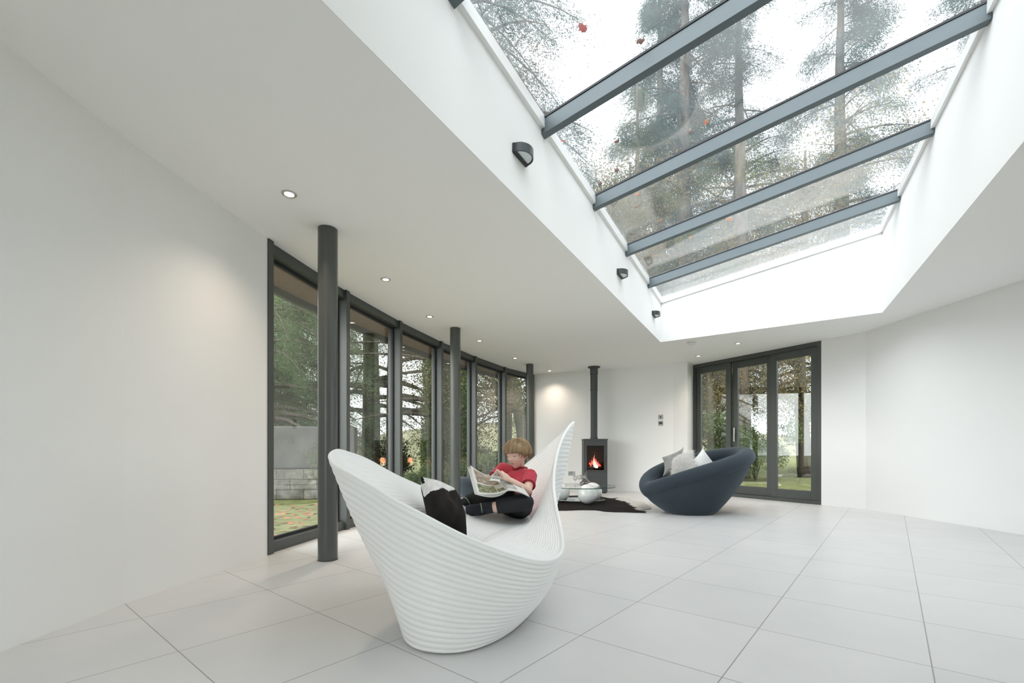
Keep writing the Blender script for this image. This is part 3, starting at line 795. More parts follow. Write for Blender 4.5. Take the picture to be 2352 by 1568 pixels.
# ------------------------------------------------------------------ glass table on white spheres
M['ball'] = pbr('glossy_white_sphere', (.78, .79, .78), .16, spec=.6, coat=.4)
M['tableglass'] = glass_mat('table_glass', (.95, .985, .97), f0=.05)
M['glassedge'] = pbr('green_glass_edge', (.05, .10, .09), .15, spec=.6)
TX, TY = 1.10, 7.44
tb = thing('coffee_table', 'low oval glass coffee table resting on three glossy white spheres', 'coffee table', (TX, TY, 0))
for x, y in [(1.165, 7.12), (1.312, 7.52), (.775, 7.42)]:
    obj('sphere', sphere((x-TX, y-TY, .1625), .153, 40, 26), M['ball'], tb, smooth=True)
el = [(.565*cos(a), .54*sin(a)) for a in np.linspace(0, 2*pi, 96, endpoint=False)]
gt = obj('glass_top', prism(el, .255, .267), M['tableglass'], tb)
rows = [[(.565*cos(a)*k, .54*sin(a)*k, z) for a in np.linspace(0, 2*pi, 96, endpoint=False)] for k, z in ((1.001, .2545), (1.004, .261), (1.001, .2675))]
obj('edge', grid(rows, False, True), M['glassedge'], gt, smooth=True)
el2 = [(.40*cos(a), .29*sin(a)) for a in np.linspace(0, 2*pi, 64, endpoint=False)]
gs = obj('glass_shelf', prism(el2, .045, .053), M['tableglass'], tb)
rows = [[(.40*cos(a)*k, .29*sin(a)*k, z) for a in np.linspace(0, 2*pi, 96, endpoint=False)] for k, z in ((1.001, .0445), (1.004, .049), (1.001, .0535))]
obj('edge', grid(rows, False, True), pbr('pale_glass_edge', (.45, .50, .48), .15), gs, smooth=True)

M['crystal'] = glass_mat('crystal', (.90, .885, .88), f0=.10)
M['wine'] = pbr('dark_red_wine', (.03, .006, .006), .15)
GT = .267
dc = thing('decanter', 'broad-based crystal decanter with stopper standing on the glass table before the stove', 'decanter', (1.25, 7.86, GT))
obj('vessel', lathe([(.092, .001), (.098, .012), (.094, .026), (.060, .055), (.034, .085), (.022, .115), (.018, .145), (.026, .158), (.030, .162), (.024, .161), (.014, .145), (.018, .113), (.030, .085), (.056, .055), (.088, .025), (.09, .012), (.084, .006)], 36), M['crystal'], dc, smooth=True)
obj('wine', lathe([(.080, .008), (.086, .012), (.085, .026), (.078, .034)], 32), M['wine'], dc, smooth=True)
obj('stopper', lathe([(.011, .150), (.011, .166), (.020, .168), (.012, .178), (.034, .205), (.030, .210)], 20), M['crystal'], dc, smooth=False)
wg = thing('wine_glass', '', 'wine glass')
obj('bowl', lathe([(.004, .082), (.020, .088), (.033, .105), (.036, .125), (.031, .158), (.0298, .158), (.0345, .125), (.0315, .107), (.019, .091), (.003, .086)], 24), M['crystal'], wg, smooth=True)
obj('stem', lathe([(.034, .0), (.034, .0025), (.008, .006), (.0038, .015), (.0035, .075), (.006, .083)], 20), M['crystal'], wg, smooth=True)
for i, (x, y, lb) in enumerate([(1.022, 7.45, 'leftmost wine glass on the glass table, below the wall socket'), (1.125, 7.70, 'middle wine glass, between the leftmost glass and the decanter'), (1.18, 7.74, 'wine glass half hidden behind the decanter')]):
    d = wg if i == 0 else copy_tree(wg)
    d.location = (x, y, GT); tag(d, lb, 'wine glass', 'wine glasses on the glass table')

# ------------------------------------------------------------------ cowhide rug
def rug():
    m, nt, b = mat_new('black_and_white_cowhide')
    tc = N(nt, 'ShaderNodeTexCoord'); nz = N(nt, 'ShaderNodeTexNoise'); nz.inputs['Scale'].default_value = 3.2; nz.inputs['Detail'].default_value = 8
    sp = N(nt, 'ShaderNodeSeparateXYZ'); ad = N(nt, 'ShaderNodeMath', operation='MULTIPLY_ADD'); ad.inputs[1].default_value = .45
    mr = N(nt, 'ShaderNodeMapRange'); mr.inputs[1].default_value = .90; mr.inputs[2].default_value = .94
    hz = N(nt, 'ShaderNodeTexNoise'); hz.inputs['Scale'].default_value = 60; mp = N(nt, 'ShaderNodeMapping'); mp.inputs['Scale'].default_value = (.15, 1, 1); hz.inputs['Detail'].default_value = 4
    r1 = N(nt, 'ShaderNodeValToRGB'); r1.color_ramp.elements[0].color = (.006, .006, .006, 1); r1.color_ramp.elements[1].color = (.030, .025, .022, 1); r1.color_ramp.elements[0].position = .35; r1.color_ramp.elements[1].position = .75
    mx = N(nt, 'ShaderNodeMix', data_type='RGBA'); mx.inputs[7].default_value = (.58, .57, .55, 1)
    nt.links.new(tc.outputs['Object'], nz.inputs['Vector']); nt.links.new(tc.outputs['Object'], sp.inputs[0]); nt.links.new(tc.outputs['Object'], mp.inputs[0]); nt.links.new(mp.outputs[0], hz.inputs['Vector'])
    nt.links.new(nz.outputs['Fac'], ad.inputs[0]); nt.links.new(sp.outputs['X'], ad.inputs[2]); nt.links.new(ad.outputs[0], mr.inputs[0])
    nt.links.new(hz.outputs['Fac'], r1.inputs[0]); nt.links.new(r1.outputs[0], mx.inputs[6]); nt.links.new(mr.outputs[0], mx.inputs[0]); nt.links.new(mx.outputs[2], b.inputs['Base Color'])
    bp = N(nt, 'ShaderNodeBump'); bp.inputs['Strength'].default_value = .4; bp.inputs['Distance'].default_value = .006
    nt.links.new(hz.outputs['Fac'], bp.inputs['Height']); nt.links.new(bp.outputs[0], b.inputs['Normal']); b.inputs['Roughness'].default_value = .85; b.inputs['Specular IOR Level'].default_value = .08
    return m
M['rug'] = rug()
ro = [(.30, 6.42), (.62, 6.38), (.92, 6.44), (1.14, 6.42), (1.30, 6.28), (1.58, 6.20), (1.84, 6.16), (1.93, 6.20), (1.80, 6.34), (1.72, 6.42), (1.92, 6.52), (2.02, 6.72), (2.06, 7.05), (2.10, 7.45), (1.98, 7.75), (2.04, 8.02), (1.86, 8.12), (1.72, 7.98), (1.55, 8.35), (1.2, 8.48), (.8, 8.40), (.5, 8.5), (.25, 8.2), (.28, 7.7), (.05, 7.4), (.2, 6.9)]
ro = catmull([(x, y, 0) for x, y in ro], 260, True)[:, :2]
rng = np.random.RandomState(8)
ro = ro+np.array([[mnoise.noise(Vector((x*9, y*9, 0)))*.025, mnoise.noise(Vector((x*9, y*9, 5)))*.025] for x, y in ro])+rng.normal(size=ro.shape)*.003
RC = A(1.1, 7.3)
rg = obj('cowhide_rug', prism([tuple(p-RC) for p in ro], 0.0, .009), M['rug']); rg.location = (RC[0], RC[1], .0)
tag(rg, 'black cowhide rug with a white right end lying under the glass table', 'rug')
# ================================================================== THE BOY AND HIS MAGAZINE
def remesh(VFs, voxel, smooth_it=3, fac=.5):
    V, F = join(*VFs)
    me = mesh_from('tmp', V, F)
    bm = bmesh.new(); bm.from_mesh(me); bmesh.ops.recalc_face_normals(bm, faces=bm.faces[:]); bm.to_mesh(me); bm.free()
    o = bpy.data.objects.new('tmp', me); COL.objects.link(o)
    m = o.modifiers.new('r', 'REMESH'); m.mode = 'VOXEL'; m.voxel_size = voxel
    m2 = o.modifiers.new('s', 'SMOOTH'); m2.iterations = smooth_it; m2.factor = fac
    dg = bpy.context.evaluated_depsgraph_get(); dg.update()
    e = o.evaluated_get(dg); me2 = bpy.data.meshes.new_from_object(e, depsgraph=dg)
    n = len(me2.vertices); V = np.zeros(n*3); me2.vertices.foreach_get('co', V); V = V.reshape(-1, 3)
    F = [tuple(p.vertices) for p in me2.polygons]
    bpy.data.objects.remove(o); bpy.data.meshes.remove(me); bpy.data.meshes.remove(me2)
    return V, F

def cap(P, r, n=14):
    "closed limb with round ends"
    P = np.array(P, float); r = np.array(r, float)
    t0 = P[0]-P[1]; t0 /= np.linalg.norm(t0); t1 = P[-1]-P[-2]; t1 /= np.linalg.norm(t1)
    pre = [P[0]+t0*r[0]*k for k in (.98, .85, .5)]; rp_ = [r[0]*k for k in (.18, .55, .87)]
    post = [P[-1]+t1*r[-1]*k for k in (.5, .85, .98)]; rq = [r[-1]*k for k in (.87, .55, .18)]
    return tube(np.vstack([pre, P, post]), np.r_[rp_, r, rq], n)

def etube(P, ra, rb, lat, n=24):
    "oval tube: half-width ra along lat, half-depth rb across it"
    P = np.array(P, float); m = len(P); V = []
    T = np.gradient(P, axis=0)
    for i in range(m):
        t = T[i]/np.linalg.norm(T[i]); l = lat[i] if np.ndim(lat) == 2 else lat
        l = l-t*np.dot(l, t); l = l/np.linalg.norm(l); w = np.cross(t, l)
        for k in range(n):
            a = 2*pi*k/n; V.append(P[i]+ra[i]*np.sign(cos(a))*abs(cos(a))**.85*l+rb[i]*np.sign(sin(a))*abs(sin(a))**.85*w)
    F = [(i*n+k, i*n+(k+1) % n, (i+1)*n+(k+1) % n, (i+1)*n+k) for i in range(m-1) for k in range(n)]
    F += [tuple(range(n-1, -1, -1)), tuple((m-1)*n+k for k in range(n))]
    return np.array(V), F

# joints (metres, room coordinates)
HIP = A(.03, 3.20, .455); NECK = A(.060, 3.335, .690); HEAD = A(.036, 3.275, .808)
SHL, SHR = A(.128, 3.235, .655), A(-.068, 3.405, .697)
ELL, WRL, HAL = A(.103, 3.075, .562), A(-.012, 2.985, .640), A(-.060, 2.955, .672)
ELR, WRR, HAR = A(-.150, 3.315, .605), A(-.165, 3.19, .62), A(-.175, 3.12, .635)
HPL, HPR = A(.055, 3.13, .455), A(-.025, 3.26, .455)
KNL, KNR = A(.083, 2.905, .505), A(-.035, 3.02, .545)
ANL, ANR = A(-.160, 2.93, .466), A(-.275, 3.10, .508)
TOL, TOR = A(-.280, 2.91, .452), A(-.345, 3.06, .462)
LAT = SHR-SHL; LAT = LAT/np.linalg.norm(LAT)
UPT = (NECK-HIP)/np.linalg.norm(NECK-HIP)

# head frame: f looks at the page, s to his left, u up
yaw, pit, rol = radians(40), radians(17), radians(3)
f = A(-sin(yaw)*cos(pit), -cos(yaw)*cos(pit), -sin(pit))
s_ax = np.cross(A(0, 0, 1), f); s_ax /= np.linalg.norm(s_ax)
u_ax = np.cross(f, s_ax)
s_ax, u_ax = s_ax*cos(rol)+u_ax*sin(rol), u_ax*cos(rol)-s_ax*sin(rol)
def HW(P):  # head local (s, f, u) -> room
    P = np.atleast_2d(P); return HEAD+P[:, :1]*s_ax+P[:, 1:2]*f+P[:, 2:3]*u_ax
def head_mesh():
    n, m = 72, 56; V = []
    for i in range(m+1):
        th = -pi/2+pi*i/m
        for k in range(n):
            a = 2*pi*k/n; V.append((cos(th)*sin(a), cos(th)*cos(a), sin(th)))
    D = np.array(V); x, y, z = D[:, 0], D[:, 1], D[:, 2]
    P = np.c_[.0735*x, .088*y-.006, .098*z+.006]
    # jaw: narrower and forward below the cheeks
    lo = np.clip(-z-.10, 0, 1)
    P[:, 0] *= 1-.42*lo**1.2
    P[:, 1] += .016*lo*(y > -.2)+np.where(y < 0, .055*lo, 0)
    P[:, 2] -= .012*lo*np.clip(y, 0, 1)
    # flatten the face a little
    fr = np.clip(y-.25, 0, 1)
    P[:, 1] -= .010*fr*(np.abs(x) < .9)
    def bump(cx, cz, sx, sz, amp):
        g = np.exp(-((P[:, 0]-cx)/sx)**2-((P[:, 2]-cz)/sz)**2)*(y > .1); P[:, 1] += amp*g
    for e in (-1, 1):
        bump(e*.030, .006, .016, .010, -.0085)      # eye socket
        bump(e*.030, .004, .010, .0075, .0045)      # lid over the eye
        bump(e*.030, .026, .020, .008, .0030)       # brow
        bump(e*.040, -.026, .022, .020, .0040)      # cheek
    bump(0, .004, .009, .020, .006); bump(0, -.018, .0105, .011, .016); bump(.009, -.021, .006, .006, .005); bump(-.009, -.021, .006, .006, .005)
    bump(0, -.045, .020, .0045, .0055); bump(0, -.054, .017, .0050, .0058); bump(0, -.0495, .022, .0018, -.0035)
    bump(0, -.062, .020, .005, -.002); bump(0, -.078, .016, .012, .006)
    F = [(i*n+k, i*n+(k+1) % n, (i+1)*n+(k+1) % n, (i+1)*n+k) for i in range(m) for k in range(n)]
    return HW(P), F
def ear(sd):
    V, F = sphere((0, 0, 0), 1, 16, 10, (.0085, .018, .028))
    V = V.copy(); V[:, 0] *= 1-.35*np.exp(-((V[:, 1])/.009)**2-((V[:, 2])/.015)**2)
    V[:, 0] += -.25*V[:, 1]*1.0
    V = V+A(.071, -.012, -.010); V[:, 0] *= sd
    return HW(V), F
def finger(base, d1, d2, L, r=.0062):
    d1 = d1/np.linalg.norm(d1); d2 = d2/np.linalg.norm(d2); mid = (d1+d2)/np.linalg.norm(d1+d2)
    P = [base, base+d1*L*.42, base+d1*L*.42+mid*L*.32, base+d1*L*.42+mid*L*.32+d2*L*.26]
    return cap(P, [r*1.05, r, r*.92, r*.8], 9)
def hand(wr, kn, palm_n, across, curl=.7):
    "palm from wrist to knuckles; four unequal fingers and a thumb from the side"
    ax = (kn-wr)/np.linalg.norm(kn-wr); across = across/np.linalg.norm(across); palm_n = palm_n/np.linalg.norm(palm_n)
    P = [wr, wr+ax*.018, wr+ax*.042, wr+ax*.060]
    out = [etube(P, [.015, .020, .025, .024], [.012, .012, .011, .008], across)]
    for k, (o, L) in enumerate([(-.0195, .044), (-.0065, .052), (.0065, .049), (.0185, .039)]):
        b = wr+ax*.058+across*o
        out.append(finger(b, ax+palm_n*curl*.5+across*o*4, ax*.35+palm_n*curl, L))
    tb = wr+ax*.022-across*.020
    out.append(finger(tb, ax*.6-across*.85+palm_n*.3, ax*.9-across*.1+palm_n*.3, .042, .0075))
    return out

M['skin'] = pbr('light_skin', (.82, .57, .47), .5, noise=.05, nscale=30, spec=.35)
M['skin'].node_tree.nodes['Principled BSDF'].inputs['Subsurface Weight'].default_value = .12
M['skin'].node_tree.nodes['Principled BSDF'].inputs['Subsurface Radius'].default_value = (.01, .004, .002)
M['lips'] = pbr('lip_skin', (.62, .31, .28), .45)
M['hair'] = ramp_mat('light_brown_hair', [(.3, (.20, .125, .07)), (.55, (.38, .26, .15)), (.75, (.55, .41, .26))], 45, detail=4, rough=.55, stretch=(1, 1, .25), spec=.35)
M['red'] = pbr('red_cotton', (.52, .035, .065), .85, noise=.08, nscale=25, bump=.2, bscale=35, sheen=.2)
M['redtrim'] = pbr('dark_red_rib', (.33, .02, .035), .9)
M['navy'] = pbr('black_cotton_trousers', (.014, .015, .018), .85, noise=.3, nscale=12, bump=.35, bscale=18)
M['sock'] = pbr('navy_knit_sock', (.018, .022, .032), .9, bump=.3, bscale=150)
M['sockstripe'] = pbr('pale_green_knit', (.26, .33, .22), .9)

boy = thing('person', 'boy in red t-shirt and dark trousers sitting cross-legged in the white seat, reading', 'person', tuple(HIP-A(0, 0, .09)))
B0 = HIP-A(0, 0, .09)
spine = [HIP, HIP+(NECK-HIP)*.35+A(-.004, .006, 0), HIP+(NECK-HIP)*.7+A(0, .012, 0), NECK]
hl = HPR-HPL; hl = hl/np.linalg.norm(hl)
lats = np.array([hl, .6*hl+.4*LAT, LAT, LAT])
acr_l = np.cross(HAL-WRL, A(.5, .6, .3)); acr_r = np.cross(HAR-WRR, A(.8, .2, .2))
body_parts = [head_mesh(), ear(1), ear(-1),
    cap([NECK-A(0, 0, .02), NECK+(HEAD-NECK)*.25, NECK+(HEAD-NECK)*.72+A(.006, .02, 0)], [.040, .036, .036], 20),
    etube(catmull(spine, 10), np.interp(np.linspace(0, 1, 10), [0, .3, .6, .85, 1], [.100, .092, .102, .108, .055]), np.interp(np.linspace(0, 1, 10), [0, .3, .6, .85, 1], [.075, .070, .072, .062, .042]), np.array([lats[0]]*3+[lats[1]]*2+[LAT]*5)),
    cap([SHL, SHL+(ELL-SHL)*.5, ELL], [.040, .034, .028]), cap([ELL, ELL+(WRL-ELL)*.4, WRL], [.029, .027, .019]),
    cap([SHR, SHR+(ELR-SHR)*.5, ELR], [.040, .034, .028]), cap([ELR, ELR+(WRR-ELR)*.4, WRR], [.029, .027, .019]),
    cap([SHL, NECK-A(0, 0, .02), SHR], [.040, .046, .040]),
    cap([HPL, HPL+(KNL-HPL)*.5, KNL], [.074, .062, .048]), cap([KNL, KNL+(ANL-KNL)*.35, ANL], [.046, .044, .028]),
    cap([HPR, HPR+(KNR-HPR)*.5, KNR], [.074, .062, .048]), cap([KNR, KNR+(ANR-KNR)*.35, ANR], [.046, .044, .028]),
    cap([ANL+A(.006, 0, -.003), ANL+(TOL-ANL)*.5, ANL+(TOL-ANL)*.86], [.026, .024, .014]), cap([ANR+A(.006, 0, .0), ANR+(TOR-ANR)*.5, ANR+(TOR-ANR)*.86], [.026, .024, .014])]
body_parts += hand(WRL, HAL, A(-.35, .75, .25), A(.35, .2, -.75), .55)+hand(WRR, HAR, A(.8, -.1, .1), A(0, .3, -.8), .8)
V, F = remesh(body_parts, .0034, 2, .4)
bo = obj('body', (V-B0, F), M['skin'], boy, smooth=True, fix=False)
bo.data.materials.append(M['lips'])
for p in bo.data.polygons:
    w = np.array(p.center)+B0-HEAD; l = A(w@s_ax, w@f, w@u_ax)
    if l[1] > .05 and abs(l[2]+.0495) < .0068*(1-(l[0]/.020)**2) and abs(l[0]) < .019: p.material_index = 1

# face details in hair colour: brows and the lashes of the lowered lids
def on_face(x, z, lift=.001):
    bv = bo.data
    return None
def face_y(x, z):
    "front of the face at local (x, z), found on the finished body"
    o = HW(A(x, .16, z))[0]-B0
    ok, loc, nr, ix = bo.ray_cast(Vector(o), Vector(-f))
    return ((np.array(loc)+B0-HEAD)@f) if ok else .08
dgx = bpy.context.evaluated_depsgraph_get(); dgx.update()
M['lash'] = pbr('dark_lashes', (.06, .035, .025), .7)
M['brow'] = pbr('brown_brows', (.30, .19, .12), .8)
for e in (-1, 1):
    xs = np.linspace(.019, .042, 8)*e
    P = [HW(A(x, face_y(x, .0025)+.0007, .0035-.0035*(1-((abs(x)-.030)/.0125)**2)))[0]-B0 for x in xs]
    obj('eyelashes', tube(P, [.0008, .0017, .0022, .0024, .0024, .0022, .0018, .0008], 6), M['lash'], boy, smooth=True)
    xs = np.linspace(.016, .046, 8)*e
    P = [HW(A(x, face_y(x, .024)+.0003, .022+.005*sin((abs(x)-.016)/.030*2.4)))[0]-B0 for x in xs]
    obj('eyebrow', tube(P, [.0008, .0015, .0018, .0018, .0016, .0014, .001, .0005], 6), M['brow'], boy, smooth=True)

# hair: a cap and some hundreds of locks swept from the crown
def hairline(a):
    "lowest local height of the hair at azimuth a (0 = front)"
    a = abs((a+pi) % (2*pi)-pi)
    return np.interp(a, [0, .55, .95, 1.25, 1.45, 1.75, 2.1, pi], [.040, .036, .028, -.016, -.030, .002, -.048, -.060])
def scalp(a, z, lift):
    zz = np.clip((z-.006)/.098, -1, 1); r = sqrt(1-zz*zz)
    return A((.0735*r+lift*r)*sin(a), (.088*r+lift*r)*cos(a)-.008-.004*r, .006+(.098+lift)*zz if z > .006 else z)
nA, nZ = 64, 22; rows = []
for j in range(nZ+1):
    row = []
    for k in range(nA):
        a = 2*pi*k/nA; zb = hairline(a)+.006; z = .1035-(.1035-zb)*(j/nZ)**1.1
        row.append(scalp(a, z, .007+.004*mnoise.noise(Vector((sin(a)*3, cos(a)*3, z*30)))))
    rows.append(row)
hv, hf = grid(np.array(rows), False, True)
pieces = [(HW(hv)-B0, hf+[tuple(range(nA))])]
rng = np.random.RandomState(2)
for i in range(1300):
    a0 = rng.rand()*2*pi; t0 = rng.rand()**.8
    zb = hairline(a0)
    z0 = .104-.075*t0; z1 = max(zb-.012*rng.rand()+.016*rng.rand()**3, z0-.085-.03*rng.rand())
    a1 = a0+rng.normal()*.30+.18*sin(a0)-.12
    t = np.linspace(0, 1, 7)
    zs = z0+(z1-z0)*t**1.15
    lf = .010*rng.rand()**3
    P = np.array([scalp(a0+(a1-a0)*q, z, .006+.010*sin(pi*min(1, q*1.1))+lf*q+.004*rng.rand()) for q, z in zip(t, zs)])
    P[-1] += rng.normal(size=3)*.003
    pieces.append((lambda vf: (HW(vf[0])-B0, vf[1]))(tube(P, np.array([.0012, .0020, .0024, .0023, .0019, .0013, .0004])*(.75+.5*rng.rand()), 5)))
hair = obj('hair', join(*pieces), M['hair'], boy, smooth=True, fix=False)

# t-shirt: torso and short sleeves
SLL = SHL+(ELL-SHL)*.62; SLR = SHR+(ELR-SHR)*.62
tsh = [etube(catmull([HIP-UPT*.02]+spine[1:3]+[NECK-UPT*.012], 10), np.interp(np.linspace(0, 1, 10), [0, .3, .6, .86, 1], [.118, .108, .116, .118, .066]), np.interp(np.linspace(0, 1, 10), [0, .3, .6, .85, 1], [.093, .086, .084, .072, .050]), np.array([lats[0]]*3+[lats[1]]*2+[LAT]*5)),
       cap([SHL, NECK-UPT*.04, SHR], [.049, .052, .049]),
       cap([SHL, SHL+(SLL-SHL)*.5], [.049, .047]), cap([SHR, SHR+(SLR-SHR)*.5], [.049, .047]),
       tube([SHL, SHL+(SLL-SHL)*.5, SLL], [.048, .047, .046], 18), tube([SHR, SHR+(SLR-SHR)*.5, SLR], [.048, .047, .046], 18)]
V, F = remesh(tsh, .006, 3, .5)
# soft folds across the belly and from the armpits
sp = V-HIP; hgt = sp@UPT
for i, v in enumerate(V):
    V[i] = v+UPT*0+(-f)*0
nz = np.array([mnoise.noise(Vector((v[0]*16, v[1]*16, v[2]*34))) for v in V])
cen = HIP+np.outer(hgt, UPT); out = V-cen; out /= np.linalg.norm(out, axis=1)[:, None]
V = V+out*(nz*.004)[:, None]
shirt = obj('t_shirt', (V-B0, F), M['red'], boy, smooth=True, fix=False)
def ring(c, n, r, rt, k=26, ez=1.0):
    n = n/np.linalg.norm(n); a = np.cross(n, A(0, 0, 1) if abs(n[2]) < .9 else A(1, 0, 0)); a /= np.linalg.norm(a); b = np.cross(n, a)
    P = np.array([[c+(a*cos(t)+b*sin(t)*ez)*(r+rt*cos(q))+n*rt*sin(q)*1.6 for q in np.linspace(0, 2*pi, 8, endpoint=False)] for t in np.linspace(0, 2*pi, k, endpoint=False)])
    return grid(P, True, True)
def loc(vf): return vf[0]-B0, vf[1]
obj('collar', loc(ring(NECK+UPT*.012+A(-.006, -.010, -.002), (HEAD-NECK)*.4+UPT*.07, .051, .009)), M['redtrim'], shirt, smooth=True)
obj('cuff', loc(ring(SLL, ELL-SHL, .045, .0035)), M['redtrim'], shirt, smooth=True)
obj('cuff', loc(ring(SLR, ELR-SHR, .045, .0035)), M['redtrim'], shirt, smooth=True)

# trousers
def leg(h, k, a, hem):
    e = k+(a-k)*hem
    return [cap([h, h+(k-h)*.5, k], [.080, .068, .054]), tube([k, k+(e-k)*.12, k+(e-k)*.5, e], [.052, .056, .053, .044], 20), cap([k, k+(e-k)*.3], [.054, .055])]
tr = leg(HPL, KNL, ANL, .74)+leg(HPR, KNR, ANR, .98)+[etube(catmull([HIP-UPT*.055, HIP, HIP+UPT*.07], 6), [.08, .106, .112, .112, .108, .104], [.06, .085, .090, .088, .084, .080], hl), cap([HPL, HIP-A(0, 0, .01), HPR], [.088, .09, .088])]
V, F = remesh(tr, .0065, 3, .5)
nz = np.array([mnoise.noise(Vector((v[0]*14, v[1]*14, v[2]*40+3))) for v in V])
nn = np.array([mnoise.noise_vector(Vector(v*20)) for v in V])
V = V+nn*.0035+np.outer(nz*.004, A(0, -.5, .5))
obj('trousers', (V-B0, F), M['navy'], boy, smooth=True, fix=False)
# socks
for an, kn, to in ((ANL, KNL, TOL), (ANR, KNR, TOR)):
    sh = (kn-an)/np.linalg.norm(kn-an); ft = (to-an)/np.linalg.norm(to-an)
    P = catmull([an+sh*.040, an+sh*.015, an-sh*.004+ft*.012, an+ft*.045-A(0, 0, .004), an+(to-an)*.62, to-ft*.012, to+ft*.004, to+ft*.012], 26)
    rr_ = np.interp(np.linspace(0, 1, 26), [0, .14, .3, .45, .6, .75, .86, .94, 1], [.036, .036, .038, .037, .036, .035, .033, .026, .008])
    so = obj('sock', loc(tube(P, rr_, 18)), M['sock'], boy, smooth=True)
    obj('stripe', loc(ring(an+ft*.036, ft, .0365, .0022)), M['sockstripe'], so, smooth=True)

# ------------------------------------------------------------------ the magazine
M['pic_green'] = ramp_mat('picture_green', [(.3, (.06, .07, .035)), (.5, (.25, .27, .15)), (.7, (.50, .50, .40))], 36, rough=.3)
M['pic_warm'] = ramp_mat('picture_warm', [(.3, (.12, .085, .06)), (.5, (.34, .27, .20)), (.7, (.56, .52, .45))], 34, rough=.3)
M['pic_grey'] = ramp_mat('picture_grey', [(.3, (.07, .075, .075)), (.5, (.30, .31, .30)), (.7, (.60, .60, .58))], 18, rough=.3)
M['paper'] = pbr('white_paper_edge', (.70, .69, .66), .6, noise=.05, nscale=200)
M['cover'] = pbr('glossy_magazine_cover', (.10, .11, .12), .25, noise=.5, nscale=14)
def sheet(s0, s1, o0, o1, bow, t, nu=14, nv=8, nrm=None):
    "curved slab of paper from the spine s0-s1 to the outer edge o0-o1"
    s0, s1, o0, o1 = map(np.array, (s0, s1, o0, o1)); n = np.cross(o0-s0, s1-s0); n = n/np.linalg.norm(n)
    if nrm is not None and n@nrm < 0: n = -n
    top = np.array([[(s0*(1-v)+s1*v)*(1-u)+(o0*(1-v)+o1*v)*u+n*bow*sin(pi*u**.8) for v in np.linspace(0, 1, nv)] for u in np.linspace(0, 1, nu)])
    bot = top-n*t
    V1, F1 = grid(top); V2, F2 = grid(bot); k = len(V1)
    F = F1+[tuple(i+k for i in q[::-1]) for q in F2]
    b = [i for i in range(nv)]+[i*nv+nv-1 for i in range(1, nu)]+[(nu-1)*nv+i for i in range(nv-2, -1, -1)]+[i*nv for i in range(nu-2, 0, -1)]
    F += [(b[i], b[(i+1) % len(b)], b[(i+1) % len(b)]+k, b[i]+k) for i in range(len(b))]
    return np.vstack([V1, V2]), F
S0, S1 = at(1166, 1125, 2.86), at(1132, 1092, 3.13)
L0, L1 = at(1097, 1133, 2.80), at(1080, 1068, 3.02)
R0, R1 = at(1216, 1139, 2.84), at(1197, 1112, 3.06)
mg = thing('magazine', 'open colour magazine lying across the boy\'s lap, its left side raised', 'magazine', tuple(S0))
inward = A(.6, -.2, .8)
def ml(vf): return vf[0]-S0, vf[1]
def printed(name, vf, blocks, nu=30, nv=20):
    "a page with rectangular pictures: blocks = (u0, u1, v0, v1, material)"
    o = obj(name, vf, M['paper'], mg, smooth=True)
    ms = {}
    for k, (u0, u1, v0, v1, m) in enumerate(blocks): o.data.materials.append(m); ms[k] = k+1
    for q in range((nu-1)*(nv-1)):
        u, v = (q//(nv-1)+.5)/(nu-1), (q % (nv-1)+.5)/(nv-1)
        for k, (u0, u1, v0, v1, m) in enumerate(blocks):
            if u0 < u < u1 and v0 < v < v1: o.data.polygons[q].material_index = k+1
    return o
printed('left_pages', ml(sheet(S0, S1, L0, L1, -.016, .006, nu=30, nv=20, nrm=inward)), [(.04, .90, .40, .96, M['pic_warm']), (.30, .92, .06, .38, M['pic_green']), (.04, .26, .06, .22, M['pic_green'])])
printed('right_pages', ml(sheet(S0, S1, R0, R1, .012, .006, nu=30, nv=20, nrm=A(0, -.2, 1))), [(.08, .52, .1, .9, M['pic_grey']), (.58, .92, .5, .92, M['pic_warm'])])
obj('cover', join(ml(sheet(S0-A(0, 0, .0065), S1-A(0, 0, .0065), L0-A(.006, 0, .006), L1-A(.006, 0, .004), -.014, .0012, nrm=inward)), ml(sheet(S0-A(0, 0, .0075), S1-A(0, 0, .0075), R0-A(0, 0, .0075), R1-A(0, 0, .0075), .012, .0012, nrm=A(0, -.2, 1)))), M['cover'], mg, smooth=True)
for dx in (.008, .016):
    obj('left_pages', ml(sheet(S0-A(0, 0, .004), S1-A(0, 0, .004), L0-A(dx, dx, .002), L1-A(dx, dx, dx*.6), -.016-dx, .0012, nrm=inward)), M['paper'], mg, smooth=True)
T0, T1 = at(1124, 1103, 2.84), at(1141, 1079, 3.00)
printed('turning_page', ml(sheet(S0+A(0, 0, .004), S1+A(0, 0, .004), T0, T1, .022, .0006, nu=30, nv=20, nrm=inward)), [(.0, .5, .0, 1., M['pic_grey']), (.5, .97, .15, .97, M['pic_grey'])])
pe = []
for (a, b, bow, nr_) in ((L0, L1, -.014, inward), (R0, R1, .012, A(0, -.2, 1))):
    pe.append(ml(sheet(S0-A(0, 0, .0005), S0+(S1-S0)*.012, a, a+(b-a)*.012, bow, .0065, nv=2, nrm=nr_)))
    pe.append(ml(sheet(a+(S0-a)*.012, b+(S1-b)*.012, a, b, 0, .0065, nu=2, nrm=nr_)))
obj('page_edges', join(*pe), M['paper'], mg, smooth=False)
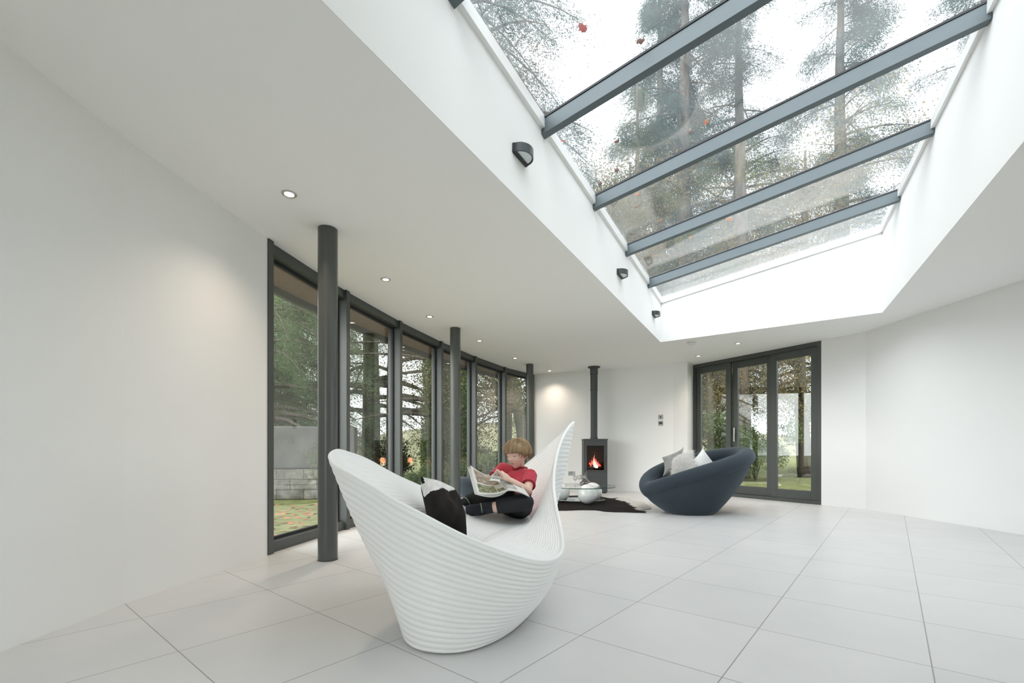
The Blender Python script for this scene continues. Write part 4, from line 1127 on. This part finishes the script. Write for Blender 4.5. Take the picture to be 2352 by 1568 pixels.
# ================================================================== THE GARDEN
M['grass'] = ramp_mat('autumn_lawn', [(.3, (.085, .10, .035)), (.5, (.13, .145, .05)), (.7, (.20, .19, .085))], 5, detail=10, rough=.95, bump=.5, coords='Object')
M['bark'] = ramp_mat('dark_bark', [(.3, (.035, .028, .022)), (.7, (.11, .09, .072))], 7, stretch=(1, 1, .18), rough=.95, bump=.8, dist=.03)
M['bark_grey'] = ramp_mat('grey_bark', [(.3, (.12, .115, .10)), (.7, (.27, .26, .23))], 7, stretch=(1, 1, .18), rough=.95, bump=.7, dist=.03)
M['conifer'] = leaf_mat('conifer_needles', [(.04, .055, .035), (.085, .115, .065), (.16, .19, .11)])
M['spruce'] = leaf_mat('light_conifer_needles', [(.07, .10, .055), (.14, .19, .10), (.23, .28, .15)])
M['blueconifer'] = leaf_mat('blue_green_needles', [(.035, .057, .057), (.068, .103, .098), (.125, .16, .13)])
M['autumn'] = leaf_mat('turning_leaves', [(.07, .09, .045), (.13, .145, .07), (.24, .17, .08), (.33, .21, .12)], scale=.55)
M['green'] = leaf_mat('green_leaves', [(.06, .085, .04), (.12, .155, .07), (.21, .24, .12)])
M['ivy'] = leaf_mat('ivy_leaves', [(.05, .08, .025), (.11, .16, .05), (.20, .24, .09)])
M['acer'] = leaf_mat('scarlet_leaves', [(.40, .02, .03), (.60, .05, .06), (.55, .16, .12)], scale=3)
M['meadow'] = leaf_mat('tall_pale_grass', [(.12, .17, .06), (.22, .27, .11), (.30, .30, .15)], scale=2)

gnd = [(-90, -12), (90, -12), (120, 130), (-120, 130)]
struct('ground', prism(gnd, -.5, -.125), M['grass'], 'autumn lawn with scattered leaves outside')
# distant rising meadow
hx, hy = np.linspace(-110, 110, 60), np.linspace(42, 128, 24)
P = np.array([[(x, y, -.6+8.5*(1-cos(min(1, (y-42)/70)*pi))/2*(.75+.25*sin(x*.05+1))+.35*sin(x*.3+y*.2)) for y in hy] for x in hx])
M['hill'] = ramp_mat('distant_field', [(.3, (.09, .10, .05)), (.55, (.15, .145, .08)), (.75, (.19, .155, .10))], .25, detail=8, rough=1)
struct('hill', grid(P), M['hill'], 'gently rising field in the distance', smooth=True)

def leaf_quads(C, L, Wd, D=None, spread=1.0, rng=R):
    "one small kite-shaped leaf per centre; L, Wd arrays; D preferred long direction"
    n = len(C)
    d = rng.normal(size=(n, 3))*spread
    if D is not None: d = d+D
    d /= np.linalg.norm(d, axis=1)[:, None]+1e-9
    s = np.cross(d, rng.normal(size=(n, 3))); s /= np.linalg.norm(s, axis=1)[:, None]+1e-9
    L = np.broadcast_to(L, n)[:, None]; Wd = np.broadcast_to(Wd, n)[:, None]
    V = np.stack([C-d*L*.5, C+s*Wd*.5-d*L*.05, C+d*L*.5, C-s*Wd*.5-d*L*.05], 1).reshape(-1, 3)
    F = np.arange(4*n).reshape(n, 4)
    return V, F

def conifer_meshes(h, rad, z0, nb, leaf, seed, per=55, droop=.25, lean=0.0, r0=None, up=.15, dens=6):
    "trunk+branches (one mesh) and needle sprays (one mesh)"
    rng = np.random.RandomState(seed)
    r0 = r0 or h*.016+.06
    zs = np.linspace(0, h, 14)
    tr = [tube(np.c_[lean*zs+.04*np.sin(zs*.7+seed), .04*np.cos(zs*.5+seed), zs], np.maximum(.02, r0*(1-zs/h*.92)), 9)]
    C, D = [], []
    for b in range(nb):
        f = (b+rng.rand())/nb
        z = z0+(h*.985-z0)*f
        Lb = rad*((1-f)**.75)*(.7+.5*rng.rand())+.25
        a = rng.rand()*2*pi
        dirx = np.array([cos(a), sin(a), 0])
        t = np.linspace(0, 1, 7)[:, None]
        base = np.array([lean*z, 0, z])
        path = base+dirx*Lb*t+np.array([0, 0, 1])*(up*Lb*t-droop*Lb*t**2*1.6)
        tr.append(tube(path, np.linspace(max(.012, r0*.28*(1-f)), .006, 7), 4, cap=False))
        k = int(per*(.35+Lb/rad))
        tt = rng.rand(k)**.7*.9+.12
        ctr = base+dirx*Lb*tt[:, None]+np.array([0, 0, 1])*((up*Lb*tt-droop*Lb*tt**2*1.6)[:, None])
        side = np.array([-dirx[1], dirx[0], 0])
        off = rng.normal(size=k)*Lb*.16*(1.15-tt)+rng.normal(size=k)*.05
        ctr = ctr+side*off[:, None]+np.c_[rng.normal(size=k)*.05, rng.normal(size=k)*.05, -abs(rng.normal(size=k))*.12*Lb**.5]
        C.append(ctr)
        D.append(dirx*.7+side*np.sign(off)[:, None]*.6+np.array([0, 0, -.55]))
    C = np.vstack(C); D = np.vstack(D); n = len(C)
    # each spray = 4 thin leaves
    K = dens
    C4 = np.repeat(C, K, 0)+rng.normal(size=(K*n, 3))*leaf*1.25
    V, F = leaf_quads(C4, leaf*(.6+.8*rng.rand(K*n)), leaf*.17*(.6+.8*rng.rand(K*n)), np.repeat(D, K, 0), .45, rng)
    return join(*tr), (V, F)

def broadleaf_meshes(h, rad, z0, leaf, seed, nleaf=9000, lean=0.0, r0=.18, flat=.9, nb=26):
    rng = np.random.RandomState(seed)
    zs = np.linspace(0, h*.85, 10)
    tr = [tube(np.c_[lean*zs+.12*np.sin(zs*.5+seed), .12*np.cos(zs*.4+seed), zs], np.maximum(.03, r0*(1-zs/h)), 9)]
    cent = []
    for b in range(nb):
        f = rng.rand()
        z = z0*.7+(h*.8-z0*.7)*f
        a = rng.rand()*2*pi; Lb = rad*(.35+.75*rng.rand())*sqrt(max(.15, 1-(2*f-.9)**2*.6))
        t = np.linspace(0, 1, 7)[:, None]; wob = np.cumsum(rng.normal(size=(7, 3)), 0)*.05*Lb; wob[0] = 0
        path = np.array([lean*z, 0, z])+np.array([cos(a), sin(a), .45])*Lb*t+wob
        tr.append(tube(path, np.linspace(r0*.35*(1-f*.6), .012, 7), 5, cap=False))
        for q in range(3, 7): cent.append(path[q])
        for sb in range(4):
            i = rng.randint(2, 6); dd = rng.normal(size=3); dd /= np.linalg.norm(dd)
            p2 = path[i]+dd*Lb*.45*np.linspace(0, 1, 4)[:, None]
            tr.append(tube(p2, np.linspace(.02, .006, 4), 4, cap=False)); cent += [p2[2], p2[3]]
    cent = np.array(cent)
    k = rng.randint(0, len(cent), nleaf)
    C = cent[k]+rng.normal(size=(nleaf, 3))*np.array([1, 1, .75])*rad*.16
    V, F = leaf_quads(C, leaf*(.6+.8*rng.rand(nleaf)), leaf*.55*(.6+.8*rng.rand(nleaf)), np.array([0, 0, -.3]), 1.0, rng)
    return join(*tr), (V, F)

def bush_mesh(rx, ry, h, leaf, n, seed):
    rng = np.random.RandomState(seed)
    lumps = np.c_[rng.normal(size=14)*rx*.45, rng.normal(size=14)*ry*.45, h*(.25+.55*rng.rand(14))]
    k = rng.randint(0, 14, n)
    n *= 3; leaf *= .55; k = rng.randint(0, 14, n)
    d = rng.normal(size=(n, 3)); d /= np.linalg.norm(d, axis=1)[:, None]
    C = lumps[k]+d*np.array([rx, ry, h*.55])*.38*(rng.rand(n)**.4)[:, None]
    C[:, 2] = np.maximum(C[:, 2], .02)
    return leaf_quads(C, leaf*(.6+.8*rng.rand(n)), leaf*.6*(.6+.8*rng.rand(n)), None, 1.0, rng)

TM = {}
def tree_src(key, meshes, bark, leafm):
    (tv, tf), lf = meshes
    a = mesh_from('trunk', tv, tf); a.materials.append(bark); a.polygons.foreach_set('use_smooth', [True]*len(a.polygons))
    b = mesh_from('foliage', *lf); b.materials.append(leafm)
    TM[key] = (a, b)
tree_src('fir', conifer_meshes(26, 4.4, 3.5, 130, .13, 1, per=52, dens=26), M['bark'], M['blueconifer'])
tree_src('fir2', conifer_meshes(18, 3.2, 2.2, 80, .09, 2, per=40, dens=20), M['bark'], M['conifer'])
tree_src('fir3', conifer_meshes(20, 4.6, 8.0, 110, .09, 12, per=80, dens=24, droop=.35), M['bark'], M['blueconifer'])
tree_src('spruce', conifer_meshes(11, 2.6, 1.3, 120, .06, 3, per=85, droop=.35, dens=26), M['bark'], M['spruce'])
tree_src('cedar', conifer_meshes(15, 3.2, 1.9, 44, .06, 4, per=46, droop=.10, up=.05, r0=.24, dens=18), M['bark'], M['conifer'])
tree_src('autumn', broadleaf_meshes(10, 3.0, 1.4, .065, 5, 40000), M['bark'], M['autumn'])
tree_src('autumn2', broadleaf_meshes(14, 3.6, 2.5, .08, 6, 50000, r0=.26, nb=34), M['bark'], M['autumn'])
tree_src('green', broadleaf_meshes(11, 3.2, 3.2, .065, 7, 36000, r0=.24), M['bark_grey'], M['green'])
tree_src('lean', broadleaf_meshes(10, 2.9, 3.6, .065, 8, 34000, lean=-.16, r0=.27), M['bark_grey'], M['green'])

def tree(name, key, x, y, label, group=None, s=1.0, rz=0.0, sz=None):
    t = thing(name, label, 'tree', (x, y, -.15), rz, group)
    t.scale = (s, s, sz or s)
    for nm, me in zip(('trunk', 'foliage'), TM[key]):
        o = bpy.data.objects.new(nm, me); COL.objects.link(o); o.parent = t
    return t

# beyond the end wall: seen through the roof glass and the glass door
B = 'trees beyond the end wall'
tree('fir_tree', 'fir', 8.2, 22.0, 'tallest fir beyond the end wall, its dark trunk upright in the second roof pane', B, 1.15, .3)
tree('fir_tree', 'fir', 11.8, 24.0, 'tall fir at the right edge of the roof panes', B, 1.1, 2.1)
tree('fir_tree', 'fir', 14.6, 20.5, 'tall fir beyond the right side of the roof light', B, 1.0, 4.0)
tree('fir_tree', 'fir2', 5.4, 20.0, 'shorter fir left of the tallest fir in the second roof pane', B, .95, 1.0)
tree('broadleaf_tree', 'autumn2', 3.4, 17.0, 'turning broadleaf tree low at the left of the roof panes', B, .88, .6)
tree('broadleaf_tree', 'autumn2', 10.6, 16.8, 'turning broadleaf tree behind the right leaf of the glass door', B, 1.0, 2.9)
tree('broadleaf_tree', 'autumn', 7.15, 16.4, 'orange-brown tree filling the first pane of the glass door', B, .95, 1.7)
tree('fir_tree', 'fir', 17.5, 17.0, 'fir far to the right of the roof light', B, .9, 5.1)
tree('broadleaf_tree', 'autumn2', 6.6, 26.0, 'tall turning tree behind the tallest fir', B, 1.45, 3.6)
tree('fir_tree', 'fir2', 2.2, 23.0, 'narrow fir low at the left edge of the roof panes', B, .78, 3.0)
tree('fir_tree', 'fir', 9.6, 30.0, 'fir standing farthest back behind the roof panes', B, 1.25, 5.3)
tree('fir_tree', 'fir3', -1.75, 13.6, 'fir whose drooping boughs fill the left corner of the nearest roof pane', B, 1.08, .8)

# beyond the curved glazing
Lg = 'trees in the garden on the left'
tree('spruce_tree', 'spruce', -5.55, 10.4, 'light green spruce above the old wall in the leftmost window', Lg, 1.0, .4)
tree('spruce_tree', 'spruce', -7.7, 14.2, 'larger spruce filling the back of the leftmost window', Lg, 1.25, 2.0)
tree('fir_tree', 'fir2', -4.5, 14.6, 'dark-trunked fir in the second window from the left', Lg, .9, 2.2)
tree('cedar_tree', 'cedar', -3.35, 13.2, 'open cedar with bare spreading boughs in the third window', Lg, 1.0, 1.1)
tree('cedar_tree', 'cedar', -1.98, 11.6, 'ivy-clad cedar beside the third mullion', Lg, .85, 4.4)
tree('broadleaf_tree', 'autumn', -1.35, 12.8, 'turning tree right of the second column', Lg, .8, 3.0)
tree('broadleaf_tree', 'green', -.25, 15.6, 'green tree in the window behind the boy\'s magazine', Lg, 1.0, .9)
tree('broadleaf_tree', 'lean', .55, 15.2, 'leaning grey-trunked tree in the last window above the boy\'s head', Lg, .98, .0)
tree('broadleaf_tree', 'green', -7.4, 15.5, 'green tree behind the old stone wall', Lg, .95, 2.5)

# ivy on the two trunks
for (x, y, h, lb) in [(-1.98, 11.6, 4.6, 'dark ivy climbing the trunk beside the third mullion'), (-1.22, 11.2, 4.4, 'tall dark ivy column just right of the second column')]:
    rng = np.random.RandomState(int(abs(x)*100)); n = 9000
    z = rng.rand(n)*h; a = rng.rand(n)*2*pi; rr = (.16+.14*rng.rand(n))*(1.15-z/h*.35)
    t = thing('ivy', lb, 'ivy', (x, y, -.12))
    obj('foliage', leaf_quads(np.c_[rr*np.cos(a), rr*np.sin(a), z], .055, .045, np.array([0, 0, -.5]), 1., rng), M['ivy'], t)
    obj('stem', tube([(0, 0, 0), (.03, 0, h*.5), (0, .02, h*.97)], [.13, .11, .05], 8), M['bark'], t, smooth=True)

# shrubs
def bush(name, x, y, rx, ry, h, leaf, n, seed, mat, label, cat='shrub', grp=None):
    t = thing(name, label, cat, (x, y, -.125), 0, grp)
    obj('foliage', bush_mesh(rx, ry, h, leaf, n, seed), mat, t)
    obj('stem', join(*[tube([(0, 0, 0), (.25*rx*cos(k*1.3), .25*ry*sin(k*1.3), h*.35), (.55*rx*cos(k*1.3), .5*ry*sin(k*1.3), h*.75)], [.015, .01, .004], 5) for k in range(5)]), M['bark'], t)
    return t
bush('leafy_shrub', -1.72, 8.9, .42, .35, .72, .07, 1500, 23, M['green'], 'light green shrub above the cowhide cushion')
bush('leafy_shrub', -1.05, 9.4, .38, .35, .75, .08, 1200, 24, M['green'], 'green shrub left of the second column base')
bush('leafy_shrub', -1.5, 10.3, .5, .4, .85, .08, 1400, 25, M['autumn'], 'rust-tinged shrub behind the light green shrub')
bush('grass_clump', -.55, 10.8, .7, .4, .95, .16, 1800, 26, M['meadow'], 'pale tall grass clump behind the magazine', 'grass')
bush('grass_clump', .35, 12.0, .8, .5, .9, .16, 1800, 27, M['meadow'], 'pale tall grass clump behind the boy\'s shoulder', 'grass')
bush('hedge_shrub', -.9, 13.6, 1.0, .5, 1.3, .12, 1500, 28, M['green'], 'dark green shrub farther back behind the magazine')
bush('hedge_shrub', 6.3, 14.0, .9, .7, 2.2, .14, 2600, 29, M['green'], 'dark green shrub low behind the first pane of the glass door')
bush('hedge_shrub', 7.7, 14.6, .9, .7, 2.0, .14, 2400, 30, M['green'], 'dark green shrub behind the second pane of the glass door')
bush('hedge_shrub', -3.7, 15.5, 1.1, .6, 1.6, .13, 1800, 31, M['conifer'], 'dark shrub at the foot of the dark-trunked fir')
bush('hedge_shrub', -2.6, 16.5, 1.2, .6, 1.5, .13, 1800, 32, M['green'], 'low shrub behind the ivy-clad cedar')
t = thing('tree_trunk', 'thick brown trunk behind the second pane of the glass door', 'tree trunk', (8.05, 16.2, -.15))
zz = np.linspace(0, 12, 10)
obj('trunk', tube(np.c_[.05*np.sin(zz), 0*zz, zz], .3-.012*zz, 12), M['bark'], t, smooth=True)
obj('branch', tube([(0, 0, 6), (.8, .3, 7.5), (1.6, .5, 8.1)], [.09, .06, .02], 6), M['bark'], t, smooth=True)

# old stone wall at the left
def stone_wall():
    m, nt, b = mat_new('old_mossy_stone')
    tc = N(nt, 'ShaderNodeTexCoord'); br = N(nt, 'ShaderNodeTexBrick'); mp = N(nt, 'ShaderNodeMapping'); mp.inputs['Rotation'].default_value = (pi/2, 0, 0)
    br.inputs['Scale'].default_value = 1.6; br.inputs['Color1'].default_value = (.16, .155, .14, 1); br.inputs['Color2'].default_value = (.24, .235, .22, 1); br.inputs['Mortar'].default_value = (.09, .085, .075, 1)
    br.inputs['Mortar Size'].default_value = .02; br.inputs['Row Height'].default_value = .32; br.inputs['Brick Width'].default_value = .8
    nz = N(nt, 'ShaderNodeTexNoise'); nz.inputs['Scale'].default_value = 4; nz.inputs['Detail'].default_value = 10; nz.inputs['Roughness'].default_value = .7
    r = N(nt, 'ShaderNodeValToRGB'); r.color_ramp.elements[0].position = .42; r.color_ramp.elements[1].position = .62
    r.color_ramp.elements[0].color = (.35, .34, .30, 1); r.color_ramp.elements[1].color = (.85, .83, .78, 1)
    mx = N(nt, 'ShaderNodeMix', data_type='RGBA', blend_type='MULTIPLY'); mx.inputs[0].default_value = 1
    nt.links.new(tc.outputs['Object'], mp.inputs[0]); nt.links.new(mp.outputs[0], br.inputs['Vector']); nt.links.new(tc.outputs['Object'], nz.inputs['Vector'])
    nt.links.new(nz.outputs['Fac'], r.inputs[0]); nt.links.new(br.outputs['Color'], mx.inputs[6]); nt.links.new(r.outputs[0], mx.inputs[7]); nt.links.new(mx.outputs[2], b.inputs['Base Color'])
    b.inputs['Roughness'].default_value = .95
    return m
M['stone'] = stone_wall()
M['render'] = ramp_mat('weathered_grey_render', [(.3, (.055, .055, .052)), (.6, (.095, .095, .09)), (.8, (.12, .118, .11))], 2.5, detail=10, rough=.95, bump=.2)
gw = thing('garden_wall', 'old grey garden wall with rough stone foot, seen through the leftmost window', 'garden wall', (-5.1, 9.1, -.125), radians(8))
obj('stone_foot', box((0, 0, .3), (3.9, .42, .6)), M['stone'], gw, bevel=.03)
obj('rendered_top', box((0, .03, 1.02), (3.9, .30, .84)), M['render'], gw, bevel=.03)

# fallen leaves on the lawn (uncountable) and on the roof glass (counted)
rng = np.random.RandomState(4); n = 2600
C = np.c_[rng.uniform(-7.5, .5, n), rng.uniform(2.5, 12, n), np.full(n, -.118)]
keep = (C[:, 0] < -2.1+np.maximum(0, C[:, 1]-5)*.42-.3) & ~((C[:, 1] > 8.3) & (C[:, 0] < -2.9))
C = C[keep]; n = len(C)
a = rng.rand(n)*2*pi; L = .035+.035*rng.rand(n)
d = np.c_[np.cos(a), np.sin(a), .15*rng.normal(size=n)]*L[:, None]; s = np.c_[-np.sin(a), np.cos(a), .2*rng.normal(size=n)]*L[:, None]*.6
V = np.stack([C-d, C+s, C+d, C-s], 1).reshape(-1, 3)
M['fallen'] = leaf_mat('fallen_leaves', [(.30, .10, .05), (.42, .17, .10), (.38, .26, .14)], scale=3, trans=.1)
tag(obj('fallen_leaves', (V, np.arange(4*n).reshape(n, 4)), M['fallen']), 'scattered brown and pink fallen leaves over the lawn', 'leaves', kind='stuff')

def leaf_shape(L, Wd, th=.0012):
    t = np.linspace(0, 1, 27); w = Wd*.5*np.abs(np.sin(t*pi))**.55*(1-.25*t)*(1+.22*np.sin(t*5*pi))
    top = [(L*(u-.5), ww, .004*sin(u*7)) for u, ww in zip(t, w)]; bot = [(L*(u-.5), -ww, .004*sin(u*7)+.003) for u, ww in zip(t[::-1][1:-1], w[::-1][1:-1])]
    P = np.array(top+bot); n = len(P)
    V = np.vstack([P, P+[0, 0, th]])
    F = [tuple(range(n-1, -1, -1)), tuple(range(n, 2*n))]+[(i, (i+1) % n, n+(i+1) % n, n+i) for i in range(n)]
    return V, F
LM = [leaf_mat('red_leaf', [(.55, .08, .06), (.62, .14, .09)], 30), leaf_mat('brown_leaf', [(.32, .11, .05), (.42, .18, .08)], 30), leaf_mat('orange_leaf', [(.70, .24, .06), (.75, .36, .10)], 30)]
rl = [(1338, 65, 0, .13, 'large red leaf lying on the nearest roof pane beside the sky gap'), (1471, 96, 1, .095, 'brown leaf on the nearest roof pane close above the first roof beam'),
      (1622, 282, 2, .10, 'orange leaf in the second roof pane in front of the tall trunk'), (1291, 325, 0, .085, 'pale red leaf at the left end of the second roof pane'),
      (1417, 326, 1, .085, 'brown leaf midway along the second roof pane'), (1417, 392, 1, .11, 'brown leaf just above the second roof beam'),
      (1585, 303, 1, .07, 'small brown leaf left of the orange leaf in the second roof pane'), (1379, 422, 1, .09, 'brown leaf near the left end of the second roof beam'),
      (1464, 447, 2, .09, 'orange leaf in the third roof pane near its left'), (1516, 507, 2, .09, 'orange leaf in the third roof pane above the third beam'),
      (1451, 537, 1, .10, 'brown leaf low at the left end of the third roof pane'), (1676, 504, 2, .15, 'large orange leaf in the fourth roof pane at the right edge'),
      (1585, 546, 2, .09, 'small orange leaf midway along the fourth roof pane'), (1507, 588, 2, .09, 'orange leaf at the left of the fourth roof pane'),
      (1462, 475, 1, .11, 'brown leaf left of centre in the third roof pane'), (1066, 1, 0, .09, 'red leaf at the top left corner of the nearest roof pane')]
for i, (px, py, k, L, lb) in enumerate(rl):
    ray = at(px, py, 1.0)-A(0, 0, CAM_H)
    t = (3.5575-CAM_H+.016)/(ray[2]-.1115*ray[0]+.0852*ray[1]); p = A(0, 0, CAM_H)+ray*t
    o = obj('fallen_leaf', leaf_shape(L*.55, L*.42), LM[k]); tag(o, lb, 'leaf', 'autumn leaves lying on the roof glass')
    nrm = Vector((-.1115, .0852, 1)).normalized()
    o.rotation_euler = (nrm.to_track_quat('Z', 'Y') @ Matrix.Rotation(i*1.9, 4, 'Z').to_quaternion()).to_euler()
    o.location = (p[0], p[1], p[2]+.002)
# needles and twigs dropped on the roof glass
rng = np.random.RandomState(9); n = 2400
s_, u_ = rng.uniform(2.6, 8.4, n), rng.uniform(.02, 2.2, n)
cl = rng.rand(n) < .45
c0 = np.array([(.46, 2.90), (.50, 3.06), (.31, 2.67), (.53, 2.77)])[rng.randint(0, 4, n)]-F0
sc_, uc_ = c0@FD, c0@ED
s_[cl] = sc_[cl]+rng.normal(size=cl.sum())*.10; u_[cl] = uc_[cl]+rng.normal(size=cl.sum())*.09
xy = F0+s_[:, None]*FD+np.clip(u_, .02, 2.6)[:, None]*ED
C = np.c_[xy, 3.5575+.1115*xy[:, 0]-.0852*xy[:, 1]+.016]
a = rng.rand(n)*2*pi; L = .004+.013*rng.rand(n)
d = np.c_[np.cos(a), np.sin(a), .1115*np.cos(a)-.0852*np.sin(a)]*L[:, None]; s2 = np.c_[-np.sin(a), np.cos(a), -.1115*np.sin(a)-.0852*np.cos(a)]*.0022
V = np.stack([C-d, C+s2, C+d, C-s2], 1).reshape(-1, 3)
tag(obj('needle_litter', (V, np.arange(4*n).reshape(n, 4)), leaf_mat('dead_needles', [(.10, .06, .035), (.22, .13, .07)], 30, .2)), 'dropped brown needles and bits of twig scattered over the roof glass', 'needles', kind='stuff')
